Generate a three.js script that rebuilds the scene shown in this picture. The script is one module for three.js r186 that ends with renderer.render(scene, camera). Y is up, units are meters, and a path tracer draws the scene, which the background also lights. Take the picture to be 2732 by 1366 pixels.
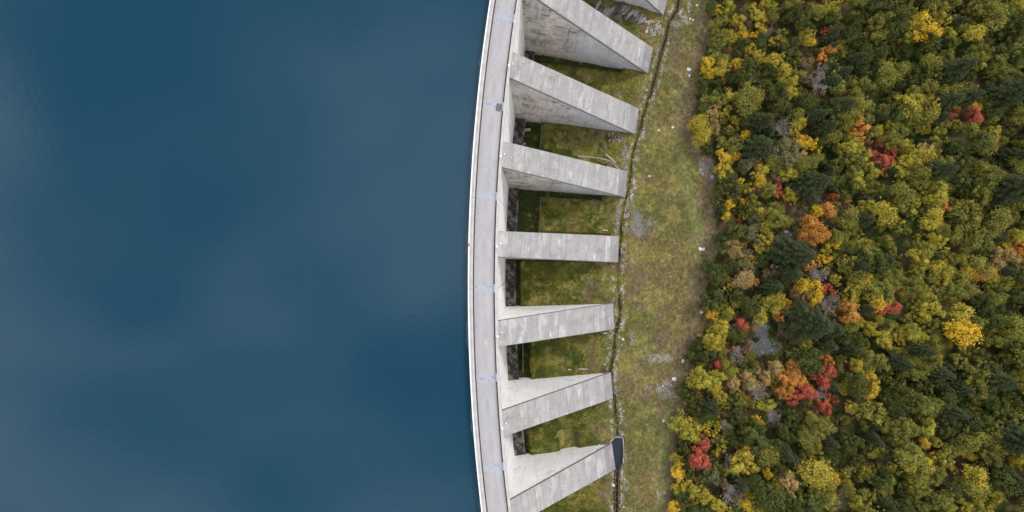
import * as THREE from 'three';
import { mergeGeometries } from 'three/addons/utils/BufferGeometryUtils.js';

// ---------------------------------------------------------------- camera, sky, sun, exposure
const scene = new THREE.Scene();
const camera = new THREE.PerspectiveCamera(50, 2, 1, 8000);
const EYE = 145;                                   // metres above the dam crest (y = 0)
camera.position.set(0, EYE, 0);
camera.up.set(0, 0, -1);
camera.lookAt(0, 0, 0);
const renderer = new THREE.WebGLRenderer();
renderer.toneMapping = THREE.LinearToneMapping;
renderer.toneMappingExposure = 1.2;
renderer.shadowMap.enabled = true;

const SUN = new THREE.Vector3(0.5, 0.7, -0.54).normalize();
const sun = new THREE.DirectionalLight(new THREE.Color(1, 0.98, 0.955), 1.5);
sun.position.copy(SUN).multiplyScalar(400);
sun.castShadow = true; sun.shadow.radius = 24;
Object.assign(sun.shadow.camera, { left: -220, right: 220, top: 220, bottom: -220, near: 10, far: 900 });
scene.add(sun, sun.target);

// ---------------------------------------------------------------- noise
function rng(seed) { let a = seed >>> 0; return () => { a = (a + 0x6D2B79F5) | 0; let t = Math.imul(a ^ (a >>> 15), 1 | a); t = (t + Math.imul(t ^ (t >>> 7), 61 | t)) ^ t; return ((t ^ (t >>> 14)) >>> 0) / 4294967296; }; }
function h2(x, y, s) { let n = Math.imul(x, 374761393) + Math.imul(y, 668265263) + Math.imul(s, 974634721); n = Math.imul(n ^ (n >>> 13), 1274126177); return ((n ^ (n >>> 16)) >>> 0) / 4294967296; }
const mod = (a, n) => ((a % n) + n) % n;
function vn(x, y, s = 0, px = 0, py = 0) {
  const x0 = Math.floor(x), y0 = Math.floor(y), fx = x - x0, fy = y - y0;
  const u = fx * fx * (3 - 2 * fx), v = fy * fy * (3 - 2 * fy);
  const xa = px ? mod(x0, px) : x0, xb = px ? mod(x0 + 1, px) : x0 + 1, ya = py ? mod(y0, py) : y0, yb = py ? mod(y0 + 1, py) : y0 + 1;
  const a = h2(xa, ya, s), b = h2(xb, ya, s), c = h2(xa, yb, s), d = h2(xb, yb, s);
  return a + (b - a) * u + (c - a) * v + (a - b - c + d) * u * v;
}
function fbm(x, y, s = 0, o = 3, px = 0, py = 0) { let a = 0.5, f = 1, t = 0, w = 0; for (let i = 0; i < o; i++) { t += a * vn(x * f, y * f, s + i * 17, px * f, py * f); w += a; a *= 0.5; f *= 2; } return t / w; }
const clamp = (x, a = 0, b = 1) => Math.min(b, Math.max(a, x));
const lerp = (a, b, t) => a + (b - a) * t;
const sm = (a, b, x) => { const t = clamp((x - a) / (b - a)); return t * t * (3 - 2 * t); };
const mix3 = (a, b, t) => [lerp(a[0], b[0], t), lerp(a[1], b[1], t), lerp(a[2], b[2], t)];
const toSRGB = (c) => 255 * (c <= 0.0031308 ? 12.92 * c : 1.055 * Math.pow(c, 1 / 2.4) - 0.055);
const lin = (c) => { c /= 255; return c <= 0.04045 ? c / 12.92 : Math.pow((c + 0.055) / 1.055, 2.4); };
const rgb = (r, g, b) => new THREE.Color().setRGB(lin(r), lin(g), lin(b));

// overcast sky: soft broken cloud deck, the same all round
{
  const W = 1024, H = 512, d = new Float32Array(W * H * 4);
  for (let j = 0; j < H; j++) for (let i = 0; i < W; i++) {
    const el = (j + 0.5) / H * Math.PI - Math.PI / 2, az = (i + 0.5) / W * Math.PI * 2;
    const y = Math.sin(el), c = Math.cos(el), x = -c * Math.cos(az), z = -c * Math.sin(az);
    let col;
    if (y > 0.0) {
      const k = 1 / (y + 0.12), px = x * k, pz = z * k;
      const wx = fbm(px * 1.6 + 9, pz * 1.6 + 3, 41, 2) - 0.5, wz = fbm(px * 1.6 + 2, pz * 1.6 + 8, 43, 2) - 0.5;
      let n = fbm(px * 2.6 + wx * 1.2 + 61.53, pz * 3.2 + wz * 1.2 + 72.139, 5, 4);
      n = sm(0.24, 0.78, n + .16 * (fbm(px * 11 + wx * 5, pz * 14 + wz * 5, 19, 3) - .5));
      const far = sm(0.35, 0.0, y);
      col = mix3([0.13, 0.20, 0.30], [1.60, 1.64, 1.70], n);
      col = mix3(col, [0.82, 0.84, 0.87], far * 0.8);
    } else col = [0.2, 0.2, 0.19];
    const o = (j * W + i) * 4; d[o] = col[0]; d[o + 1] = col[1]; d[o + 2] = col[2]; d[o + 3] = 1;
  }
  const t = new THREE.DataTexture(d, W, H, THREE.RGBAFormat, THREE.FloatType);
  t.mapping = THREE.EquirectangularReflectionMapping; t.magFilter = THREE.LinearFilter; t.minFilter = THREE.LinearFilter; t.needsUpdate = true;
  scene.background = t; scene.environment = t;
}

// ---------------------------------------------------------------- helpers
const names = {};
function numbered(n) { const k = names[n] = (names[n] ?? -1) + 1; return k ? n + '_' + String(k).padStart(3, '0') : n; }
function mesh(name, geo, mat, parent) { const m = new THREE.Mesh(geo, mat); m.name = numbered(name); m.castShadow = m.receiveShadow = true; (parent || scene).add(m); return m; }
function tag(o, label, category, group) { o.userData.label = label; o.userData.category = category; if (group) o.userData.group = group; return o; }
function structure(o, label, category) { tag(o, label, category); o.userData.kind = 'structure'; return o; }
function stuff(o, label, category) { if (label) tag(o, label, category); o.userData.kind = 'stuff'; return o; }
function thing(name, x, y, z) { const g = new THREE.Group(); g.name = numbered(name); g.position.set(x, y, z); scene.add(g); return g; }
function tex(w, h, fn, wrap = THREE.RepeatWrapping) {
  const d = new Uint8Array(w * h * 4);
  for (let j = 0; j < h; j++) for (let i = 0; i < w; i++) { const c = fn((i + 0.5) / w, (j + 0.5) / h), o = (j * w + i) * 4; d[o] = clamp(c[0], 0, 255); d[o + 1] = clamp(c[1], 0, 255); d[o + 2] = clamp(c[2], 0, 255); d[o + 3] = 255; }
  const t = new THREE.DataTexture(d, w, h); t.colorSpace = THREE.SRGBColorSpace; t.wrapS = t.wrapT = wrap; t.magFilter = THREE.LinearFilter; t.minFilter = THREE.LinearMipmapLinearFilter; t.generateMipmaps = true; t.needsUpdate = true;
  return t;
}
const matte = (o) => new THREE.MeshPhysicalMaterial({ roughness: .95, specularIntensity: .15, ...o });   // leaves, grass, soil: hardly any gloss
const std = (o) => new THREE.MeshStandardMaterial({ roughness: 0.92, ...o });
function soup() {                                   // collects triangles, flat shaded
  const p = [], uv = [];
  const s = {
    tri(a, b, c, ta = [0, 0], tb = [0, 0], tc = [0, 0]) { p.push(...a, ...b, ...c); uv.push(...ta, ...tb, ...tc); },
    quad(a, b, c, d, ta, tb, tc, td) { s.tri(a, b, c, ta, tb, tc); s.tri(a, c, d, ta, tc, td); },
    geo() { const g = new THREE.BufferGeometry(); g.setAttribute('position', new THREE.Float32BufferAttribute(p, 3)); g.setAttribute('uv', new THREE.Float32BufferAttribute(uv, 2)); g.computeVertexNormals(); return g; },
  };
  return s;
}
function loft(s, rings, uvOf, caps = true) {         // rings of equal length, closed sections
  const n = rings[0].length;
  for (let k = 0; k + 1 < rings.length; k++) for (let i = 0; i < n; i++) {
    const j = (i + 1) % n, a = rings[k][i], b = rings[k + 1][i], c = rings[k + 1][j], d = rings[k][j];
    s.quad(a, b, c, d, uvOf(k, i), uvOf(k + 1, i), uvOf(k + 1, i + 1), uvOf(k, i + 1));
  }
  if (caps) for (const [r, flip] of [[rings[0], false], [rings[rings.length - 1], true]]) for (let i = 1; i + 1 < n; i++) flip ? s.tri(r[0], r[i + 1], r[i], [0, 0], [.1, .1], [.1, 0]) : s.tri(r[0], r[i], r[i + 1], [0, 0], [.1, 0], [.1, .1]);
}

// ---------------------------------------------------------------- lie of the land
const RAD = 490, CX = -3.8 + RAD, CZ = 8;             // circle of the downstream crest edge
const arc = (th, u, y) => [CX - (RAD - u) * Math.cos(th), y, CZ + (RAD - u) * Math.sin(th)];
const thetaOf = (z) => (z - CZ) / RAD;
const plane = (z) => -36 + 0.0845 * clamp(z + 3.2, -118, 118);
// a surveyed point of the site (plan sheet of 2732 x 1366 units) on the ground, or a few metres above it
function site(sx, sy, lift = 0, yy = null) {
  let y = yy ?? plane(0) + lift, x = 0, z = 0;
  for (let k = 0; k < 6; k++) { const m = (EYE - y) / 1464.7; x = (sx - 1366) * m; z = (sy - 683) * m; if (yy === null) y = plane(z) + lift; }
  return [x, y, z];
}
const buttressZ = (i) => -3.2 + 23.9 * (i - 4);
function frameOf(i) {
  const z = buttressZ(i), th = thetaOf(z), o = arc(th, 0, 0), a = th * 1.13, d = [Math.cos(a), -Math.sin(a)], l = [Math.sin(a), Math.cos(a)], D = -plane(z + (z - CZ) * -0.1);
  return { i, z, th, D, at: (u, y, w) => [o[0] + d[0] * u + l[0] * w, y, o[2] + d[1] * u + l[1] * w], to: (x, zz) => { const dx = x - o[0], dz = zz - o[2]; return [dx * d[0] + dz * d[1], dx * l[0] + dz * l[1]]; } };
}
const FR = []; for (let i = -2; i <= 10; i++) FR.push(frameOf(i));
const RUN = 1.07, TOP = -0.7;
const halfW = (depth) => 3.2 + 1.1 * depth / 45;
const faceU = (y) => -0.15 - y * 0.05;                // downstream face of the wall, battered

function path(points) {                              // distance from a point to a polyline on the ground
  return (x, z) => { let best = 1e9; for (let k = 0; k + 1 < points.length; k++) { const [ax, az] = points[k], [bx, bz] = points[k + 1], dx = bx - ax, dz = bz - az, t = clamp(((x - ax) * dx + (z - az) * dz) / (dx * dx + dz * dz + 1e-9)); best = Math.min(best, Math.hypot(x - ax - dx * t, z - az - dz * t)); } return best; };
}
const g2 = (a) => a.map(([sx, sy]) => { const p = site(sx, sy); return [p[0], p[2]]; });
const drainUpper = g2([[1815, -60], [1811, 0], [1806, 26], [1785, 61], [1776, 102], [1763, 145], [1748, 205], [1738, 240]]);
const drainMid = g2([[1738, 240], [1724, 282], [1703, 360], [1687, 417], [1683, 452], [1679, 500], [1666, 545], [1658, 598], [1656, 632], [1650, 705], [1649, 760], [1655, 838]]);
const drainSouth = g2([[1655, 838], [1641, 892], [1637, 948], [1628, 990], [1631, 1035], [1641, 1072], [1644, 1121], [1648, 1166]]);
const drainLower = g2([[1648, 1250], [1646, 1280], [1645, 1330], [1646, 1430]]);
const near = (f) => (x, z) => x > 20 && x < 66 ? f(x, z) : 99, drainAll = near(path([...drainUpper, ...drainMid, ...drainSouth])), drainLow = near(path(drainLower));
const forestEdge = g2([[1887, -80], [1887, 0], [1890, 71], [1873, 150], [1857, 221], [1844, 303], [1841, 357], [1880, 411], [1912, 460], [1908, 486], [1898, 543], [1905, 611], [1923, 664], [1883, 707], [1880, 771], [1876, 825], [1869, 890], [1837, 927], [1833, 995], [1812, 1027], [1816, 1085], [1801, 1127], [1794, 1210], [1794, 1280], [1794, 1450]]);
function intoForest(x, z) { for (let k = 0; k + 1 < forestEdge.length; k++) { const [ax, az] = forestEdge[k], [bx, bz] = forestEdge[k + 1]; if ((z >= az && z < bz)) return x - lerp(ax, bx, (z - az) / (bz - az)); } return x - forestEdge[z < 0 ? 0 : forestEdge.length - 1][0]; }
const pondPoly = g2([[1625, 1185], [1639, 1166], [1662, 1167], [1665, 1205], [1663, 1236], [1652, 1251], [1628, 1258]]);
function inside(poly, x, z) { let c = false; for (let i = 0, j = poly.length - 1; i < poly.length; j = i++) { const [xi, zi] = poly[i], [xj, zj] = poly[j]; if ((zi > z) !== (zj > z) && x < (xj - xi) * (z - zi) / (zj - zi) + xi) c = !c; } return c; }
const PONDY = plane(site(1648, 1205)[2]) - 0.7;
// gravel and bare stone patches: centre, half-sizes on the plan, kind of stone, strength
const patches = [[1667, 420, 7, 38, 'b', 1], [1649, 575, 6, 40, 'b', .9], [1700, 592, 15, 34, 'b', 1], [1730, 594, 16, 8, 'b', .7], [1689, 905, 9, 22, 'b', .9], [1757, 955, 38, 12, 'w', .8], [1697, 976, 4, 14, 'b', .8], [1733, 1036, 14, 15, 't', .9], [1778, 1042, 26, 24, 'w', .75], [1888, 448, 20, 28, 'b', .9], [1757, 1316, 6, 16, 'w', .8], [1660, 1266, 7, 13, 'w', .9], [1671, 1294, 6, 13, 'w', .7], [1838, 12, 5, 22, 'w', .9], [1826, 50, 8, 12, 'w', .9], [1805, 66, 14, 6, 'w', 1], [1835, 60, 9, 6, 'w', .8], [2030, 866, 20, 46, 'b', .9], [2035, 925, 42, 22, 'b', .9], [2066, 1114, 14, 24, 'b', .7], [2100, 630, 18, 14, 'b', .8], [1675, 545, 14, 8, 'b', .6], [1640, 350, 20, 10, 't', .6], [1617, 395, 8, 14, 'b', .5], [1655, 770, 5, 10, 'w', .7], [1632, 895, 14, 5, 'w', .7], [1690, 700, 18, 30, 't', .4], [1850, 780, 14, 30, 't', .5], [1905, 540, 6, 22, 'b', .5], [1745, 300, 6, 6, 'w', .4], [1860, 640, 22, 24, 't', .5], [1645, 1070, 6, 20, 't', .5]].map(([sx, sy, a, b, k, s]) => { const p = site(sx, sy), m = (EYE - p[1]) / 1464.7; return [p[0], p[2], a * m, b * m, k, s]; });
const trackA = path(g2([[1800, 330], [1822, 430], [1836, 500], [1850, 566], [1863, 608], [1858, 680]])), trackB = path(g2([[1790, 1080], [1772, 1160], [1768, 1230], [1758, 1366], [1756, 1430]]));

function bayOf(x, z) {                                // bay number and the position in it: downstream distance, share across
  const r = Math.hypot(x - CX, z - CZ), u = RAD - r, th = Math.atan2(z - CZ, CX - x), zz = th * (RAD - u * 0.13) + CZ, t = (zz - buttressZ(4)) / 23.9 + 4, b = Math.floor(t);
  return [b, u, t - b];
}
const bayPit = (b, u, t) => {                         // how far the ground of a bay is dug out, metres
  let d = 0;
  const box = (u0, u1, t0, t1, k, e = .25) => { e *= .6; const q = Math.max(u0 - u, u - u1, (t0 - t) * 23.9, (t - t1) * 23.9); d = Math.max(d, k * sm(e, -e, q)); };
  if (b === 2) { box(1, 11, .0, 1, 3.2); box(10, 34, .74, .9, 1.7); box(9, 15, .6, .9, 2.8); box(10, 36, 0, .2, 1.3, .8); }
  else if (b === 3) { box(1, 12.5, .0, 1, 2.4, .5); box(11, 33, 0, .29, 1.9, .4); box(11, 36, .79, 1, 1.6, .4); }
  else if (b === 5) { box(1, 9, 0, 1, 3.4, .15); box(8, 30, .84, 1, 1.5, .4); box(8, 34, 0, .2, 1.2, .8); }
  else if (b === 4) { box(1, 6.6, 0, 1, 2.6, .2); box(6, 34, .86, 1, 1.1, .5); box(6, 30, .12, .2, .7, .5); }
  else if (b === 6) { box(1, 6.4, 0, 1, 2.4, .4); box(16, 22, .52, .9, 1.4, 1.2); box(6, 32, .86, 1, 1.2, .8); }
  else if (b === 1) { box(1, 8, 0, 1, 2.2, .6); box(8, 36, .1, .32, 1.6, 1); }
  else box(1, 7, 0, 1, 2, .6);
  return d;
};
const uEnd = (z) => RUN * -plane(z) - 1;
function groundY(x, z) {
  let y = plane(z);
  const [b, u, t] = bayOf(x, z);
  y += 0.55 * (fbm(x / 9, z / 9, 3, 3) - 0.5) + 0.25 * (vn(x / 2.2, z / 2.2, 8) - 0.5) * (u > 8 ? 1 : .4);
  if (u < 42) { y -= bayPit(b, u, t) * sm(uEnd(z), uEnd(z) - 3, u); if (b === 6) y += 1.1 * Math.exp(-(((u - 13) / 5) ** 2) - ((t - .55) / .25) ** 2); if (b === 1) y += 1.6 * Math.max(0, fbm(x / 4, z / 4, 77, 2) - .42) * sm(8, 14, u); if (b === 0) y += 1.5 * sm(.42, .3, t) * sm(10, 16, u) * sm(uEnd(z), uEnd(z) - 9, u); }
  const dc = drainAll(x, z), dl = drainLow(x, z);
  const open = z < -50 ? 1 : .25 + .75 * sm(.35, .6, vn(x / 4, z / 4, 67)); y -= .95 * open * sm(.55 + .6 * vn(x / 1.7, z / 1.7, 66), .15, dc) + 1.2 * sm(1.05, 0.6, dl);
  if (inside(pondPoly, x, z)) y = PONDY - 1.2;
  const az = Math.abs(z); if (az > 118) y += sm(118, 260, az) * 70;
  return y;
}

// ---------------------------------------------------------------- ground colour (what lies there: grass, moss, soil, gravel, litter)
const C = { olive: [126, 113, 76], green: [114, 110, 66], lime: [146, 136, 80], brown: [124, 105, 86], umber: [84, 66, 48], gold: [140, 122, 62], moss: [96, 98, 46], mossdark: [66, 80, 34], mossgold: [124, 114, 54], soil: [44, 36, 27], b: [134, 134, 138], w: [170, 164, 160], t: [152, 134, 118], track: [136, 138, 86] };
for (const k in C) C[k] = C[k].map(lin);
function groundColour(x, z) {
  const [, u] = bayOf(x, z), f = intoForest(x, z);
  const n1 = fbm(x / 14, z / 14, 11, 3), n2 = fbm(x / 4.5, z / 4.5, 23, 3), n3 = fbm(x / 1.1, z / 1.1, 31, 2), n4 = vn(x / 0.34, z / 0.34, 57);
  let c = mix3(C.olive, C.green, sm(.42, .66, n1));
  c = mix3(c, C.brown, sm(.5, .72, fbm(x / 7 + 40, z / 7, 61, 3)) * .75);
  c = mix3(c, C.lime, sm(.52, .68, n2) * .75);
  c = mix3(c, C.gold, sm(.66, .8, fbm(x / 2.2 + 9, z / 2.2, 71, 2)) * .6);
  if (u < uEnd(z) + 2) {
    let m = mix3(C.moss, C.mossdark, sm(.46, .66, n2) * .75); m = mix3(m, C.mossgold, sm(.46, .66, fbm(x / 3.4, z / 3.4, 88, 3)) * .8); m = mix3(m, C.gold, sm(.68, .8, fbm(x / 1.6, z / 1.6, 91, 2)) * .5 * sm(12, 30, u));
    m = mix3(m, C.lime, sm(.58, .72, fbm(x / 2.3, z / 2.3, 121, 3)) * .7); m = mix3(m, C.brown, sm(.5, .7, fbm(x / 5, z / 5, 99, 3)) * .6 * sm(14, 30, u));
    c = mix3(c, m, sm(uEnd(z) + 2, uEnd(z) - 6, u));
  }
  if (f > -9) c = mix3(c, mix3(C.brown, C.t, n3 * .5), sm(-7, -.5, f + (n2 - .5) * 8) * .75);
  if (f > -1) { let m = mix3(C.umber, C.mossdark, sm(.4, .6, n1)); m = mix3(m, C.gold, sm(.6, .75, n2) * .5); m = mix3(m, C.brown, sm(.5, .7, fbm(x / 6, z / 6, 7, 2)) * .6); c = mix3(c, m, sm(-1, 3, f)); }
  c = mix3(c, C.track, sm(1.9, .7, Math.min(trackA(x, z), trackB(x, z)) + (n2 - .5) * 2) * .6);
  for (const [px, pz, a, bb, k, s] of patches) { const e = ((x - px) / a) ** 2 + ((z - pz) / bb) ** 2; if (e < 3) { const q = sm(1.15, .6, e + (n3 - .5) * 2.4 + (n2 - .5) * 1.6 + (n4 - .5) * .9); if (q > 0) c = mix3(c, mix3(C[k], C.brown, sm(.5, .75, n4) * .7), q * s * .72); } }
  const dc = Math.min(drainAll(x, z), drainLow(x, z));
  if (dc < 3) { c = mix3(c, C.soil, sm(.75, .35, dc + (n3 - .5) * .9) * .55); c = mix3(c, C.w, sm(2.6, 1.2, dc) * sm(1.0, 1.3, dc) * sm(.5, .62, n3) * .8); }
  const v = .66 + .42 * n3 + .32 * (n4 - .35);
  return [c[0] * v, c[1] * v, c[2] * v];
}
const GX0 = -10, GX1 = 190, GZ0 = -105, GZ1 = 105;
const groundTex = tex(1500, 1500, (u, v) => groundColour(lerp(GX0, GX1, u), lerp(GZ0, GZ1, v)).map(toSRGB), THREE.MirroredRepeatWrapping);
{
  const xs = [], zs = [];
  for (let x = -7; x < 24; x += .5) xs.push(x); for (let x = 24; x < 62; x += .32) xs.push(x); for (let x = 62; x < 200; x += 3) xs.push(x); for (let x = 200; x <= 1500; x *= 1.25) xs.push(x);
  for (let z = -100; z <= 100; z += .42) zs.push(z); for (let z = 102; z < 320; z += 8) { zs.push(z); zs.unshift(-z); } for (let z = 320; z < 1400; z *= 1.3) { zs.push(z); zs.unshift(-z); }
  const p = [], uv = [], ix = [];
  for (const z of zs) for (const x of xs) { p.push(x, groundY(x, z), z); uv.push((x - GX0) / (GX1 - GX0), (z - GZ0) / (GZ1 - GZ0)); }
  for (let j = 0; j + 1 < zs.length; j++) for (let i = 0; i + 1 < xs.length; i++) { const a = j * xs.length + i, b = a + xs.length; ix.push(a, b, a + 1, a + 1, b, b + 1); }
  const g = new THREE.BufferGeometry(); g.setAttribute('position', new THREE.Float32BufferAttribute(p, 3)); g.setAttribute('uv', new THREE.Float32BufferAttribute(uv, 2)); g.setIndex(ix); g.computeVertexNormals();
  structure(mesh('ground', g, matte({ map: groundTex, roughness: 1 })), 'mossy autumn grass and bare soil between the dam and the woodland', 'ground');
}

// ---------------------------------------------------------------- reservoir
const WATER = -2.2;
{
  const s = soup(), N = 60, far = -1600;
  const ext = 0.62, ripple = tex(512, 512, (u, v) => { const k = 255 * fbm(u * 22, v * 30, 2, 4, 22, 30); return [k, k, k]; }); ripple.colorSpace = THREE.NoColorSpace;
  for (let k = 0; k < N; k++) { const a = arc(lerp(-ext, ext, k / N), -7.55, WATER), b = arc(lerp(-ext, ext, (k + 1) / N), -7.55, WATER); const q = (p) => [(p[0] + 220) / 220, (p[2] + 110) / 220], fa = [far, WATER, a[2]], fb = [far, WATER, b[2]]; s.quad(fa, fb, b, a, q(fa), q(fb), q(b), q(a)); }
  ripple.repeat.set(220 / 40, 220 / 40);
  const w = new THREE.MeshPhysicalMaterial({ color: new THREE.Color().setRGB(0.0078, 0.043, 0.074), roughness: 0.1, bumpMap: ripple, bumpScale: 0.012, ior: 1.333 });
  structure(mesh('water', s.geo(), w), 'deep blue reservoir water held behind the curved dam', 'water');
}

// ---------------------------------------------------------------- concrete
const blotch = (u, v, s) => fbm(u * 6, v * 6, s, 4, 6, 6);
const slopeTex = (seed) => tex(512, 512, (u, v) => {   // u runs down the slope; rain streaks and bleached bands lie across it
  const band = fbm(u * 40, v * 2, seed, 3, 40, 2), wide = vn(u * 9, v * 2, seed + 1, 9, 2), fine = fbm(u * 90, v * 60, seed + 5, 2, 90, 60), b = blotch(u, v, seed + 9), pale = sm(.54, .78, fbm(u * 14, v * 4, seed + 3, 3, 14, 4));
  const spot = sm(.72, .86, fbm(u * 34, v * 34, seed + 31, 3, 34, 34));
  const k = 160 + 17 * (band - .5) + 12 * (wide - .5) + 30 * (b - .5) + 34 * (fine - .5) + 18 * pale - 26 * spot;
  return [k + 4, k - 1, k - 3];
});
const slopeTexes = [slopeTex(101), slopeTex(202), slopeTex(303)];
const grid = (m, step, w) => { const d = Math.abs(mod(m + step / 2, step) - step / 2); return d < w ? 1 - d / w : 0; };
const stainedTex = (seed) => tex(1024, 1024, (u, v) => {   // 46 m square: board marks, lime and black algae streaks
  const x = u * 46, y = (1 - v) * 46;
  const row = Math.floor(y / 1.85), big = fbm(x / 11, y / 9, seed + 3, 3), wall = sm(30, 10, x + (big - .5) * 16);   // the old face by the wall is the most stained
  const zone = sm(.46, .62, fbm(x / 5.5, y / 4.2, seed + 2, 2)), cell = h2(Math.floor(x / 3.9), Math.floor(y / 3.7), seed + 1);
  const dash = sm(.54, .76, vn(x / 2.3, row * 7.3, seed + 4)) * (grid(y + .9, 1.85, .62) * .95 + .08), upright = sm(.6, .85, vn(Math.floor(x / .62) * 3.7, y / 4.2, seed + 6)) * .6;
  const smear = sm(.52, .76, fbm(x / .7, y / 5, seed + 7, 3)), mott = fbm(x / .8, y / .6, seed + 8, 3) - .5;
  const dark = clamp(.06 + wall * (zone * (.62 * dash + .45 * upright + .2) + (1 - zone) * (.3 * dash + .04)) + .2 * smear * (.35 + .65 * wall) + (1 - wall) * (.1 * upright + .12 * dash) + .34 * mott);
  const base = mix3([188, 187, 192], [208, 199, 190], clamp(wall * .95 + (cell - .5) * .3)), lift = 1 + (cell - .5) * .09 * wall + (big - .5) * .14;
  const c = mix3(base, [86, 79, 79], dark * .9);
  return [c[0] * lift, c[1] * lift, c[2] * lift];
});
const cleanTex = (seed) => tex(1024, 1024, (u, v) => {
  const x = u * 46, y = (1 - v) * 46, big = fbm(x / 9, y / 7, seed, 3), cell = h2(Math.floor(x / 1.9), Math.floor(y / .8), seed + 1);
  const edge = Math.max(grid(y, .8, .1) * .6, grid(x, 1.9, .08)), run = sm(.6, .78, fbm(x / .6, y / 5, seed + 2, 3)), foot = sm(.56, .76, fbm(x / 1.6, y / .9, seed + 4, 3)) * sm(.5, .68, fbm(x / 9, y / 5, seed + 5, 2));
  const k = 1 - .04 * edge - .05 * run - .1 * foot + .035 * (cell - .5) + .06 * (big - .5);
  return [242 * k, 239 * k, 236 * k];
});
const dirtyMats = [stainedTex(11), stainedTex(57)].map((t) => std({ map: t }));
const cleanMats = [cleanTex(21), cleanTex(77)].map((t) => std({ map: t }));
const slopeMats = []; for (const t of slopeTexes) for (const k of [.985, 1, 1.012, 1.03]) slopeMats.push(std({ map: t, color: new THREE.Color(k, k * .995, k * .99) }));
const footMats = [std({ map: slopeTexes[0], color: new THREE.Color(.76, .74, .75) }), std({ map: slopeTexes[2], color: new THREE.Color(.82, .8, .81) })];
const deckTex = tex(512, 512, (u, v) => { const n = fbm(u * 40, v * 40, 5, 3, 40, 40), b = blotch(u, v, 15), s = fbm(u * 3, v * 50, 25, 2, 3, 50); const k = 178 + 26 * (n - .5) + 22 * (b - .5) + 12 * (s - .5); return [k, k - 5, k - 6]; });
const deckMat = std({ map: deckTex }), deckDark = std({ map: deckTex, color: new THREE.Color(.8, .76, .76) }), lipMat = std({ color: rgb(232, 230, 234) }), creamMat = std({ map: deckTex, color: new THREE.Color(1.12, 1.08, 1.02) });
const ledgeTex = tex(512, 512, (u, v) => { const a = fbm(u * 9, v * 9, 3, 5, 9, 9), m = sm(.34, .66, a), k = lerp(112, 44, m) + 40 * (fbm(u * 40, v * 40, 6, 2, 40, 40) - .5); return [k, k * .93, k * .88]; });
const ledgeMat = std({ map: ledgeTex });
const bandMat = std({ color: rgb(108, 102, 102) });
const gutterMat = std({ color: rgb(78, 68, 68) });

const dam = new THREE.Group(); dam.name = numbered('dam'); scene.add(dam);
tag(dam, 'long curved grey concrete dam with sloping buttresses along the reservoir', 'dam');
const TH = 150 / RAD;
function sweep(name, sec, mat, th0 = -TH, th1 = TH, n = 90, parent = dam, uvk = 8) {
  const s = soup(), rings = [], per = [0];
  for (let i = 0; i < sec.length; i++) { const a = sec[i], b = sec[(i + 1) % sec.length]; per.push(per[i] + Math.hypot(a[0] - b[0], a[1] - b[1])); }
  for (let k = 0; k <= n; k++) { const th = lerp(th0, th1, k / n); rings.push(sec.map(([u, y]) => arc(th, u, y))); }
  loft(s, rings, (k, i) => [lerp(th0, th1, k / n) * RAD / uvk, per[i] / uvk]);
  return mesh(name, s.geo(), mat, parent);
}
const ROADY = -0.95;
// wall body, deck, parapets bay by bay
sweep('wall_core', [[-7.4, -1.5], [faceU(-1.5) - .3, -1.5], [faceU(-56) - .3, -56], [-7.4, -56]], ledgeMat);
sweep('crest_deck', [[-7.72, -1.5], [-7.72, -1.13], [-.06, -1.13], [-.06, -1.5]], deckDark);
const TBAY = 23.9 / RAD, thB = (i) => thetaOf(buttressZ(i));
for (let i = -2; i <= 9; i++) {
  const a = thB(i) + TBAY / 2, b = a + TBAY, g = .03 / RAD;   // parapet joints lie at the middle of each bay
  const p = sweep('parapet', [[-7.53, -1.13], [-7.53, -.1], [-7.05, -.1], [-7.05, -1.13]], deckMat, a + g, b - g, 8);
  sweep('coping', [[-7.86, -.55], [-7.86, 0], [-7.534, 0], [-7.534, -.55]], lipMat, a + g, b - g, 8, p);
  sweep('coping', [[-7.046, -1.13], [-7.046, .02], [-6.6, .02], [-6.6, -1.13]], creamMat, a + g, b - g, 8, p);
  sweep('parapet', [[-.72, -1.13], [-.72, 0], [0, 0], [0, -1.48]], creamMat, a + g, b - g, 8);
}
sweep('gutter', [[-6.6, -1.128], [-6.6, -1.06], [-6.28, -1.06], [-6.28, -1.128]], gutterMat);
sweep('gutter', [[-1.08, -1.128], [-1.08, -1.06], [-.722, -1.06], [-.722, -1.128]], gutterMat);
// wall face panels, two in each bay, with an open joint between
for (let i = -2; i <= 9; i++) {
  const a = thB(i), m = a + TBAY / 2, b = a + TBAY, g = .11 / RAD;
  for (const [t0, t1] of [[a, m - g], [m + g, b]]) {
    const s = soup(), n = 6, rings = [], off = h2(i, t0 < m ? 1 : 2, 9);
    for (let k = 0; k <= n; k++) { const th = lerp(t0, t1, k / n); rings.push([[faceU(-1.4), -1.4], [faceU(-54), -54], [faceU(-54) - .298, -54], [faceU(-1.4) - .298, -1.4]].map(([u, y]) => arc(th, u, y))); }
    loft(s, rings, (k, q) => [off + lerp(t0, t1, k / n) * RAD / 46, [.97, .0, .01, .98, .97][q] * .9]);
    mesh('wall_panel', s.geo(), cleanMats[i & 1 ? 1 : 0], dam);
  }
}
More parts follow.
